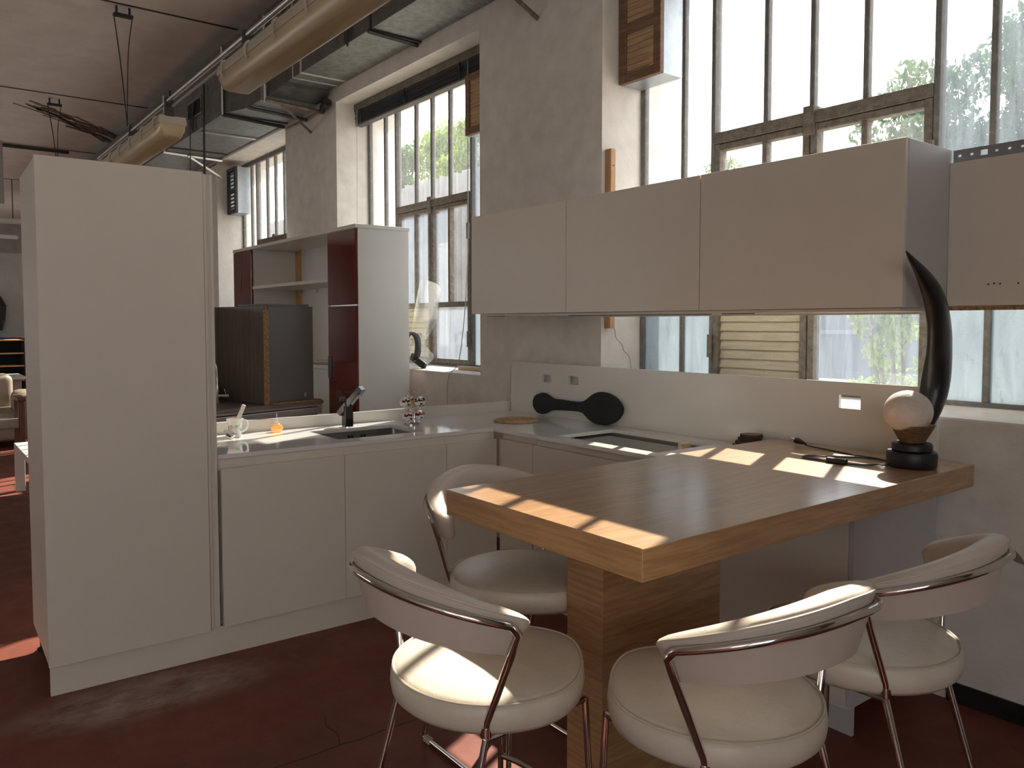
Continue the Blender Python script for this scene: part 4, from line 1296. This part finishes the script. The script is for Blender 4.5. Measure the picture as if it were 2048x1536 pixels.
# chrome tap on the grey unit
tx, ty = -3.21, -1.465
t = thing('chrome_tap', 'tall chrome swan-neck tap on the grey unit, beside the tall cabinet', 'tap', (tx, ty, .94))
bm = BM(); lathe(bm, [(.026, 0), (.026, .005), (.018, .01), (.018, .14)], (tx, ty, .94), 20)
obj('tap_body', bm, 'chrome', t, True)
bm = BM(); tube(bm, smooth_pts([(tx, ty, 1.07), (tx, ty, 1.20), (tx - .01, ty - .01, 1.245), (tx - .05, ty - .04, 1.262), (tx - .09, ty - .07, 1.24), (tx - .10, ty - .08, 1.20)], 6), .011, 12)
obj('spout', bm, 'chrome', t, True)
bm = BM(); tube(bm, [(tx, ty, .995), (tx + .06, ty + .075, .995)], .016, 16); tube(bm, [(tx + .045, ty + .056, 1.0), (tx + .035, ty + .044, 1.05)], .005, 8)
obj('lever', bm, 'chrome', t, True)

# ================================================================== CEILING SERVICES
t = DUCT = thing('ventilation_duct', 'rectangular galvanised ventilation duct running under the ceiling along the window wall', 'duct', (-3, -.25, 3.8))
def loft(bm, secs):
    """secs: list of (x, y0, y1, z0, z1)"""
    rings = []
    for x, y0, y1, z0, z1 in secs:
        rings.append([bm.verts.new(p) for p in ((x, y0, z0), (x, y1, z0), (x, y1, z1), (x, y0, z1))])
    for A, B in zip(rings, rings[1:]):
        for k in range(4): bm.faces.new((A[k], A[(k + 1) % 4], B[(k + 1) % 4], B[k]))
    bm.faces.new(rings[0]); bm.faces.new(list(reversed(rings[-1])))
    bmesh.ops.recalc_face_normals(bm, faces=bm.faces[:])
    return bm
ytop = -.43
near = obj('near_duct', loft(BM(), [(-4.26, -.43, .012, 3.818, 4.61), (XR - .4, -.43, .012, 3.818, 4.61)]), 'galv', t)
obj('taper', loft(BM(), [(-5.10, -.745, -.09, 3.655, 4.315), (-4.78, -.63, -.06, 3.655, 4.40), (-4.42, -.62, -.03, 3.655, 4.45)]), 'galv', t)
obj('collar', loft(BM(), [(-4.42, -.56, -.02, 3.70, 4.5), (-4.26, -.47, .0, 3.78, 4.58)]), 'galv_dark', t)
far = obj('far_duct', loft(BM(), [(-19, -.745, -.09, 3.655, 4.315), (-5.10, -.745, -.09, 3.655, 4.315)]), 'galv', t)
# side faces in a darker tone: thin sheets laid over the duct
sd = obj('side_sheet', box(-4.25, XR - .4, -.434, -.4302, 3.8175, 4.612), 'galv_dark', t); sd['label'] = 'dark side face'
sd = obj('side_sheet', box(-19, -5.11, -.749, -.7452, 3.6545, 4.318), 'galv_dark', t); sd['label'] = 'dark side face'
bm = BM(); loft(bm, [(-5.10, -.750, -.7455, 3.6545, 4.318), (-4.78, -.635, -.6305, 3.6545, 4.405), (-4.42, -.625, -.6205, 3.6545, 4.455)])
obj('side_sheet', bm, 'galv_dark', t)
for xx, y0, y1, z0, z1 in ((-2.60, -.445, .02, 3.806, 4.62), (-.2, -.445, .02, 3.806, 4.62)):
    bm = BM(); bx(bm, xx - .012, xx + .012, y0, y0 + .012, z0, z1); bx(bm, xx - .012, xx + .012, y0 + .012, y1, z0 - .004, z0 + .010); 
    obj('joint_flange', bm, 'iron', t)
for xx in (-5.10, -7.0, -9.0):
    bm = BM(); bx(bm, xx - .012, xx + .012, -.762, -.7495, 3.645, 4.32); bx(bm, xx - .012, xx + .012, -.7495, -.08, 3.643, 3.654)
    obj('joint_flange', bm, 'iron', t)
for xx, w in ((-4.10, .012), (-3.92, .02)):
    bm = BM(); bx(bm, xx - w, xx + w, -.437, -.434, 3.818, 4.6); bx(bm, xx - w, xx + w, -.437, .012, 3.8145, 3.8175)
    s = obj('sealant_band', bm, 'seal', t)
bm = BM(); bx(bm, -6.0 - .0, -5.93, -.70, -.1, 3.640, 3.654)
obj('bottom_stiffener', bm, 'conduit', t)
# grilles in the duct sides with black cables
for gx, gy, gz0, gz1, w, lab in ((-2.96, -.4345, 3.93, 4.09, .17, 'black slotted air grille with hanging cables on the near duct'), (-6.05, -.7495, 3.80, 4.00, .26, 'black slotted air grille with hanging cables on the far duct')):
    g = thing('air_grille', lab, 'grille', (gx, gy, gz0), group='air grilles on the duct side')
    bm = BM(); cut_plate(bm, gx - w, gx + w, gz0, gz1, [(gx - w + .022, gx + w - .022, gz0 + .022, gz1 - .022)], gy - .010, gy)
    obj('grille_frame', bm, 'rust', g)
    bm = BM()
    n = 16
    for k in range(n):
        x = gx - w + .022 + (2 * w - .044) * (k + .5) / n
        bx(bm, x - .004, x + .004, gy - .008, gy - .002, gz0 + .022, gz1 - .022)
    bx(bm, gx - w + .022, gx + w - .022, gy - .002, gy - .0005, gz0 + .022, gz1 - .022)
    obj('grille_slats', bm, 'black_paint', g)
    bm = BM()
    for k, dx in enumerate((-.02, .01, .03)):
        tube(bm, smooth_pts([(gx + dx, gy - .012, gz1 - .04), (gx + dx + .005, gy - .03, gz0 + .02), (gx + dx, gy - .03, gz0 - .12 - .02 * k)], 4), .008, 6)
    obj('black_cable', bm, 'cable', g, True)

# duct supports on the wall: angle bars and diagonal struts
def strut(label, pts_bar, pts_diag, m='rust', hang=None):
    s = thing('duct_bracket', label, 'bracket', pts_bar[1], group='duct support brackets')
    b = BM(); tube(b, pts_bar, .018, 4); obj('cross_bar', b, m, s)
    if pts_diag:
        b = BM(); tube(b, pts_diag, .016, 4); obj('diagonal_strut', b, m, s)
    if hang:
        b = BM(); tube(b, hang, .012, 8); obj('threaded_rod', b, 'conduit', s, True)
    return s
strut('rusty duct bracket with a long diagonal strut beside the middle window', [(-4.30, -.62, 3.63), (-4.40, .0, 3.63)], [(-4.33, -.45, 3.615), (-4.72, .015, 3.50)], hang=[(-4.32, -.62, 3.62), (-4.32, -.62, 4.40)])
strut('dark duct cross bar under the tapered duct piece', [(-4.66, -.66, 3.632), (-4.78, -.0, 3.632)], None, 'galv_dark')
strut('thin duct cross bar under the duct between two windows', [(-5.08, -.77, 3.634), (-5.20, -.07, 3.634)], None, 'iron', [(-5.08, -.765, 3.63), (-5.08, -.765, 4.30)])
strut('far duct cross bar above the tall cabinet', [(-7.2, -.79, 3.630), (-7.3, -.05, 3.630)], [(-7.2, -.5, 3.62), (-7.5, .01, 3.45)], 'conduit', [(-7.2, -.775, 3.63), (-7.2, -.775, 4.30)])
strut('short duct cross bar on the near duct above the blind', [(-2.60, -.455, 3.795), (-2.64, .015, 3.795)], None, 'iron')
strut('diagonal iron strut on the plaster pier near the brown vent box', [(-1.28, -.43, 3.80), (-1.38, .015, 3.80)], [(-1.28, -.25, 3.795), (-1.14, .018, 3.55)], 'rust')
# grey pipe along the wall below the far duct
t = thing('wall_pipe', 'grey service pipe running along the wall below the far duct', 'pipe', (-7, -.02, 3.68))
b = BM(); tube(b, [(-4.28, -.04, 3.675), (-19, -.04, 3.675)], .030, 12); obj('pipe_run', b, 'pipe', t, True)
b = BM(); tube(b, [(-4.30, -.04, 3.672), (-4.30, -.06, 3.600)], .03, 10); tube(b, [(-4.26, -.045, 3.66), (-4.19, -.045, 3.68)], .042, 12)
obj('end_cap', b, 'iron', t, True)

# suspended lamp rail and two long lamps
LY = -2.25
t = thing('lamp_rail', 'long steel conduit rail hanging above the two strip lamps', 'rail', (-1, LY, 2.72))
b = BM(); tube(b, [(5.5, LY, 2.715), (-3.25, LY, 2.715)], .011, 10); obj('conduit', b, 'conduit', t, True)
b = BM(); tube(b, [(5.5, LY + .02, 2.690), (-3.25, LY + .02, 2.690)], .006, 8); obj('cable', b, 'pipe', t, True)
for xx in (-.28, -1.45, -2.25, 1.6, 3.2, 5.2):
    b = BM(); bx(b, xx - .012, xx + .012, LY - .016, LY + .03, 2.636, 2.735, .003, 1)
    if xx > 1: tube(b, [(xx, LY, 2.73), (xx, LY, CEIL)], .0045, 6)
    obj('clip', b, 'iron', t)
def strip_lamp(x0, x1, label):
    t = thing('strip_lamp', label, 'ceiling lamp', ((x0 + x1) / 2, LY, 2.56), group='strip lamps on the conduit rail')
    def sec(x, s=1., inset=0):
        return x
    y = LY + .02
    bm = BM()
    pr = [(y - .066, 2.640), (y + .066, 2.640), (y + .072, 2.612), (y + .07, 2.598), (y - .07, 2.598), (y - .072, 2.612)]
    prism(bm, pr, 'X', x0, x1)
    obj('housing', bm, 'lamp_body', t)
    # diffuser trough, ends rounded
    bm = BM()
    secp = [(-.068, 0), (-.066, -.022), (-.054, -.058), (-.046, -.066), (-.036, -.0685), (.036, -.0685), (.046, -.066), (.054, -.058), (.066, -.022), (.068, 0)]
    rings = []
    for x, s in ((x0 + .004, .62), (x0 + .02, .86), (x0 + .05, 1.), (x1 - .05, 1.), (x1 - .02, .86), (x1 - .004, .62)):
        rings.append([bm.verts.new((x, y + a * (.9 + .1 * s), 2.598 + b_ * s)) for a, b_ in secp])
    for A, B in zip(rings, rings[1:]):
        for k in range(len(secp) - 1): bm.faces.new((A[k], A[k + 1], B[k + 1], B[k]))
        bm.faces.new((A[-1], A[0], B[0], B[-1]))
    bm.faces.new(rings[0]); bm.faces.new(list(reversed(rings[-1])))
    bmesh.ops.recalc_face_normals(bm, faces=bm.faces[:])
    obj('diffuser', bm, 'diff', t, True, angle=50)
    n = 6
    for k in range(n):
        x = x0 + .08 + (x1 - x0 - .16) * k / (n - 1)
        for sg in (-1, 1):
            b = BM(); tube(b, smooth_pts([(x, y + sg * .060, 2.645), (x, y + sg * .077, 2.628), (x, y + sg * .078, 2.590), (x, y + sg * .070, 2.578)], 3), .006, 6)
            obj('clip', b, 'lamp_body', t, True)
    return t
strip_lamp(-2.98, -1.44, 'smaller-looking far strip lamp with yellowed cover, above the tall cabinet')
strip_lamp(-.50, 1.07, 'large near strip lamp with yellowed cover at the top edge of the picture')

# pairs of hanging wires
for (x, y, z1, lab) in ((-5.58, -1.56, 3.50, 'V-shaped pair of wires hanging from the nearer ceiling joint'), (-9.55, -1.61, 3.70, 'V-shaped pair of wires hanging near the flaking ceiling crack')):
    t = thing('hanging_wire', lab, 'wire', (x, y, z1), group='wire pairs hanging from ceiling')
    b = BM(); bx(b, x - .03, x + .03, y - .09, y + .09, CEIL - .10, CEIL - .07, .006, 1)
    for s in (-.06, .06): tube(b, [(x, y + s, CEIL - .08), (x, y + s, CEIL)], .012, 6)
    obj('ceiling_hook', b, 'iron', t)
    b = BM(); tube(b, smooth_pts([(x, y - .085, CEIL - .09), (x, y - .03, (CEIL + z1) / 2), (x, y + .015, z1)], 5), .006, 6); tube(b, smooth_pts([(x, y + .085, CEIL - .09), (x, y + .04, (CEIL + z1) / 2 + .15), (x, y + .02, z1 + .2), (x, y + .015, z1)], 5), .005, 6)
    obj('wire_pair', b, 'iron', t, True)
# loose cords dropping behind the tall cabinet
for (xa, ya, za, xb_, yb_, zb_, r, lab) in ((-6.05, -.80, 3.88, -6.02, -.83, 1.9, .006, 'thin cord dropping from the far air grille'), (-5.62, -.78, 4.06, -5.60, -.80, 2.02, .012, 'thicker grey cord dropping from the duct behind the tall cabinet')):
    b = BM(); tube(b, smooth_pts([(xa, ya, za), (xa + .01, ya - .01, (za + zb_) / 2 + .5), (xb_ + .02, yb_, (za + zb_) / 2 - .2), (xb_, yb_, zb_)], 6), r, 6)
    obj('loose_cord', b, 'iron', DUCT, True)
# black pipe across the far ceiling and grey posts
b = BM(); tube(b, [(-13.05, YF + .5, CEIL - .05), (-13.05, -.9, CEIL - .05)], .028, 8)
single('ceiling_pipe', b, 'iron', 'black pipe crossing the far ceiling above the tall cabinet', 'pipe', (-13.05, -3, CEIL - .05), smooth=True)
for (x, y, z0, lab) in ((-12.95, -1.98, 3.6, 'grey conduit post hanging from the black ceiling pipe'), (-15.5, -1.92, 3.2, 'longer grey conduit post hanging farther back at left')):
    b = BM(); bx(b, x - .05, x + .05, y - .05, y + .05, z0, CEIL - .0005)
    single('conduit_post', b, 'pipe', lab, 'post', (x, y, z0))

# ================================================================== FAR END OF THE HALL (left edge)
t = thing('low_table', 'low white table standing left of the tall cabinet', 'table', (-4.98, -2.35, 0))
obj('tabletop', box(-5.55, -4.42, -2.60, -2.02, .40, .45, .002, 1), 'white_gloss', t)
for (x, y) in ((-4.47, -2.60), (-4.47, -2.10), (-5.55, -2.60), (-5.55, -2.10)): obj('leg', box(x, x + .05, y, y + .08, 0, .3995, .002, 1), 'white_gloss', t)
t = thing('leather_sofa', 'beige leather sofa at the far left edge', 'sofa', (-9.2, -2.6, 0))
obj('seat', box(-9.7, -8.5, -3.6, -2.2, .08, .42, .06, 3), 'sofa', t, True)
for (x, y) in ((-9.9, -3.5), (-8.6, -3.5), (-9.9, -2.1), (-8.6, -2.1)): obj('foot', box(x - .03, x + .03, y - .03, y + .03, 0, .12), 'redbrown_wood', t)
obj('backrest', box(-10.0, -9.6, -3.6, -2.2, .08, .86, .09, 3), 'sofa', t, True)
obj('armrest', box(-9.6, -8.45, -2.25, -1.98, .08, .66, .1, 3), 'sofa', t, True)
t = thing('wood_armchair', 'red-brown wooden armchair in front of the sofa at left', 'chair', (-7.9, -2.45, 0))
obj('seat', box(-8.1, -7.6, -2.75, -2.3, .34, .42, .02, 2), 'sofa', t)
for (x, y) in ((-8.08, -2.73), (-7.62, -2.73), (-8.08, -2.32), (-7.62, -2.32)):
    obj('leg', box(x - .03, x + .03, y - .03, y + .03, 0, .66, .008, 1), 'redbrown_wood', t)
for y in (-2.73, -2.32): obj('armrest', box(-8.14, -7.56, y - .045, y + .045, .655, .70, .015, 2), 'redbrown_wood', t, True)
t = thing('shelf_rack', 'dark shelf rack with orange-edged boards at the far left', 'shelf', (-13.2, -2.4, 0))
bm = BM()
for yy in (-3.9, -1.7): bx(bm, -13.5, -13.0, yy, yy + .05, 0, 1.30)
bx(bm, -13.5, -13.47, -3.85, -1.7, 0, 1.3)
obj('side', bm, 'charcoal', t)
for z in (.55, .80, 1.02, 1.25): obj('board', box(-13.46, -13.0, -3.85, -1.7, z, z + .02), 'orange_strip', t)
t = thing('white_counter', 'white-topped counter in front of the dark shelf rack', 'counter', (-11.5, -2.5, 0))
obj('top_board', box(-11.9, -11.0, -3.6, -1.9, .70, .74), 'white_gloss', t)
obj('body', box(-11.85, -11.05, -3.55, -1.95, 0, .70), 'far_wall', t)
t = thing('hanging_coat', 'black coat hanging on the far grey partition', 'coat', (-14.0, -2.3, 1.3))
bm = BM(); lathe(bm, [(.001, 0), (.20, .02), (.26, .2), (.24, .45), (.16, .62), (.05, .68), (.001, .69)], (-13.95, -2.12, 1.42), 14, .5, 1.)
for v in bm.verts: v.co += Vector((random.uniform(-.03, .03), random.uniform(-.03, .03), random.uniform(-.02, .02)))
obj('cloth', bm, 'charcoal', t, True)
bm = BM(); tube(bm, [(-14.09, -2.12, 2.12), (-13.95, -2.12, 2.10)], .012, 6)
obj('hook', bm, 'iron', t)
single('partition_panel', box(-14.2, -14.1, -5.5, -1.5, 0, 2.85), 'far_wall', 'tall grey partition panel across the far left of the hall', 'partition', (-14.15, -3.5, 0))
for (x, z, lab) in ((-17, 3.72, 'long pale strip lamp glimpsed above the far partition, higher one'), (-20, 3.65, 'long pale strip lamp glimpsed above the far partition, lower one')):
    t = thing('far_strip_lamp', lab, 'ceiling lamp', (x, -3.5, z), group='pale strip lamps at the far end')
    obj('housing', box(x - .08, x + .08, -6, -1.0, z, z + .09, .02, 2), 'white_gloss', t)
    for yy in (-5.5, -1.4): obj('hanger', tube(BM(), [(x, yy, z + .08), (x, yy, CEIL)], .01, 6), 'iron', t)

# ================================================================== OUTSIDE
bm = box(-60, 40, .73, 70, -.35, -.02)
struct('ground', bm, 'grass')
# corrugated wall seen through the middle window
bm = BM()
n = 300
A, B = [], []
for k in range(n + 1):
    x = -26 + 17.3 * k / n
    y = 7.0 + .06 * sin(k * 2 * pi / 4)
    A.append(bm.verts.new((x, y, -.02))); B.append(bm.verts.new((x, y, 5.0 + .03 * sin(k * .7))))
for k in range(n): bm.faces.new((A[k], A[k + 1], B[k + 1], B[k]))
w = single('boundary_wall', bm, 'corr', 'long pale corrugated boundary wall outside the middle window', 'wall', (-17, 7, 0))
w.modifiers.new('thickness', 'SOLIDIFY').thickness = .04
single('cream_sheet', box(-5.2, -4.35, 2.6, 2.64, -.02, 2.35, .004, 1), 'cream_board', 'pale yellow sheet standing outside the open window pane', 'sheet', (-4.8, 2.6, 0))
t = thing('outbuilding', 'low grey outbuilding seen through the clear lower pane on the right', 'building', (-2.5, 8.6, 0))
obj('wall', box(-9, 3.2, 8.5, 9.0, -.02, 2.5), 'render', t)
bm = BM()
for z in (.45, 1.35, 2.1): bx(bm, -9, 3.2, 8.46, 8.5, z, z + .07)
for k in range(9): bx(bm, -8.6 + 1.4 * k, -8.52 + 1.4 * k, 8.46, 8.499, 0, 2.5)
obj('wall_ribs', bm, 'concrete', t)
obj('roof', box(-9.2, 3.4, 8.3, 9.3, 2.501, 2.62), 'concrete', t)
single('garden_curb', box(-3.0, 1.6, 4.2, 4.5, -.02, .95), 'concrete', 'low concrete block wall outside the right window', 'wall', (-.7, 4.3, 0))
def leaves(bm, centres, n, size):
    for _ in range(n):
        c, r = random.choice(centres)
        d = Vector((random.gauss(0, 1), random.gauss(0, 1), random.gauss(0, 1))).normalized() * r * random.uniform(.55, 1.02)
        p = Vector(c) + d
        s = size * random.uniform(.6, 1.3)
        e = Euler((random.uniform(0, 6.3), random.uniform(0, 6.3), random.uniform(0, 6.3))).to_matrix()
        q = [p + e @ Vector(v) for v in ((-s, 0, 0), (-.2 * s, .45 * s, .1 * s), (s, 0, 0), (-.2 * s, -.45 * s, .1 * s))]
        vs = [bm.verts.new(v) for v in q]
        bm.faces.new(vs)
    return bm
def tree(name, label, base, trunk_h, centres, n, size, m, r=.12):
    t = thing(name, label, 'tree', base, group='trees and shrubs outside')
    b = BM(); tube(b, smooth_pts([base, (base[0] + .1, base[1], base[2] + trunk_h * .5), (base[0], base[1] + .1, base[2] + trunk_h)], 4), r, 8)
    for c, rr in centres[:6]:
        tube(b, [(base[0], base[1] + .1, base[2] + trunk_h * .8), c], r * .35, 6)
    obj('trunk', b, 'bark_tree', t, True)
    obj('foliage', leaves(BM(), centres, n, size), m, t)
    return t
tc = []
for k in range(44):
    a = random.uniform(0, 2 * pi); q = random.uniform(-1, 1); rr = 1.25 * sqrt(random.random())
    tc.append(((-3.35 + 1.35 * rr * cos(a), 12.3 + 1.1 * rr * sin(a), 5.25 + 1.35 * q - .25 * rr), random.uniform(.42, .75)))
tree('broadleaf_tree', 'big round-crowned tree beyond the right window', (-3.3, 12.3, -.02), 4.2, tc, 13000, .08, M['leaf_dark'], .16)
tc2 = [((-3.3 + 1.9 + random.uniform(-.9, .9), 16.2 + random.uniform(-.6, .6), 5.6 + random.uniform(-1.5, 1.2)), random.uniform(.5, .8)) for k in range(30)]
tree('broadleaf_tree', 'second leafy tree at the far right window panes', (-1.7, 16.2, -.02), 3.8, tc2, 9000, .09, M['leaf_dark'], .14)
tc3 = [((-16.4 + random.uniform(-1.1, 1.0), 24 + random.uniform(-.6, .6), 6.7 + random.uniform(-1.0, 1.0)), random.uniform(.4, .7)) for k in range(18)]
tree('distant_tree', 'small distant tree just above the rightmost wall cabinet', (-16.4, 24, -.02), 5.4, tc3, 4000, .12, M['leaf_mid'], .15)
# shrub in front of the clear pane
sc_ = [((.20 + random.gauss(0, .12), 2.1 + random.gauss(0, .12), 1.30 + random.uniform(-.30, .65)), random.uniform(.07, .15)) for k in range(26)]
sh = thing('leafy_shrub', 'bright green leafy shrub close outside the clear lower pane', 'shrub', (.3, 2.1, -.02), group='trees and shrubs outside')
b = BM()
for c, rr in sc_[:12]: tube(b, smooth_pts([(.3, 2.1, -.02), (.3 + (c[0] - .3) * .4, 2.1, .7), c], 4), .010, 5)
obj('stem', b, 'bark_tree', sh, True); obj('foliage', leaves(BM(), sc_, 3200, .030), 'leaf_bright', sh)
# hedge trees above the corrugated wall
for k, (x, y, h, m, lab) in enumerate(((-20.9, 9.9, 7.5, 'leaf_mid', 'leftmost hedge tree over the corrugated wall outside'), (-19.0, 9.5, 7.3, 'leaf_mid', 'second hedge tree from the left over the corrugated wall outside'), (-17.2, 9.9, 7.55, 'leaf_bright', 'third hedge tree from the left, yellow-green, over the corrugated wall'), (-15.4, 9.5, 7.45, 'leaf_bright', 'yellow-green hedge tree nearest the vent box, over the corrugated wall'))):
    cc = [((x + random.uniform(-.55, .55), y + random.uniform(-.4, .4), h - 1.3 + random.uniform(-1.6, .95)), random.uniform(.28, .42)) for _ in range(34)]
    tree('hedge_tree', lab, (x, y, -.02), h - 2.6, cc, 5200, .085, M[m], .10)
# pale building far behind the hedge
t = thing('pale_building', 'pale building with small windows far behind the hedge trees', 'building', (-34, 26, 0))
obj('wall', box(-44, -26, 26, 30, -.02, 14.5), 'corr', t)
bm = BM()
for a in range(5):
    for b_ in range(4): bx(bm, -42.5 + 3.4 * a, -41.3 + 3.4 * a, 25.95, 26.02, 3 + 2.8 * b_, 4.5 + 2.8 * b_)
obj('windows', bm, 'graphite', t)

# ================================================================== LIGHT, WORLD, CAMERA
sun = bpy.data.lights.new('sun', 'SUN'); sun.energy = 11.5; sun.angle = radians(.6); sun.color = (1, .88, .72)
so = bpy.data.objects.new('sun', sun); link(so)
dirv = Vector((.43, -1.0, -.90)).normalized()
so.rotation_euler = dirv.to_track_quat('-Z', 'Y').to_euler(); so.location = (-6, 14, 14)
W = bpy.data.worlds.new('sky'); S.world = W; W.use_nodes = True
nt = W.node_tree; nt.nodes.clear()
out = nt.nodes.new('ShaderNodeOutputWorld'); bg = nt.nodes.new('ShaderNodeBackground')
tcw = nt.nodes.new('ShaderNodeTexCoord'); sp = nt.nodes.new('ShaderNodeSeparateXYZ'); rw = nt.nodes.new('ShaderNodeValToRGB')
nt.links.new(tcw.outputs['Generated'], sp.inputs[0]); nt.links.new(sp.outputs['Z'], rw.inputs['Fac'])
e = rw.color_ramp.elements
e[0].position = 0.; e[0].color = (1.0, .97, .93, 1); e[1].position = .9; e[1].color = (.70, .84, 1.0, 1)
x_ = e.new(.35); x_.color = (.95, .97, 1.0, 1)
nt.links.new(rw.outputs['Color'], bg.inputs['Color']); bg.inputs['Strength'].default_value = 2.7
nt.links.new(bg.outputs[0], out.inputs[0])

cam = bpy.data.cameras.new('camera'); co = bpy.data.objects.new('camera', cam); link(co)
F_PX = 1571.787
cam.sensor_fit = 'HORIZONTAL'; cam.sensor_width = 36.0; cam.lens = F_PX / 2048 * 36.0
cam.shift_x = (1024 - 977.6495) / 2048; cam.shift_y = (720.2218 - 768) / 2048
cam.clip_start = .05; cam.clip_end = 300
yaw, pitch, roll = radians(53.274), radians(-2.7982), radians(-.1361)
f = Vector((-sin(yaw) * cos(pitch), cos(yaw) * cos(pitch), sin(pitch)))
rgt = Vector((cos(yaw), sin(yaw), 0)); up = rgt.cross(f)
r2 = cos(roll) * rgt + sin(roll) * up; u2 = -sin(roll) * rgt + cos(roll) * up
mw = Matrix((r2, u2, -f)).transposed().to_4x4(); mw.translation = Vector((2.8863, -3.3987, 1.5621))
co.matrix_world = mw
S.camera = co

S.view_settings.view_transform = 'Standard'; S.view_settings.look = 'None'; S.view_settings.gamma = 1.0; S.view_settings.exposure = 0.66
S.view_settings.use_curve_mapping = False
cy_ = S.cycles
cy_.max_bounces = 10; cy_.diffuse_bounces = 6; cy_.glossy_bounces = 4; cy_.transmission_bounces = 6; cy_.transparent_max_bounces = 12
cy_.caustics_reflective = False; cy_.caustics_refractive = False
cy_.use_denoising = True
cy_.sample_clamp_indirect = 8.0
# internal bookkeeping no longer needed
for o in bpy.data.objects:
    if '_base' in o: del o['_base']
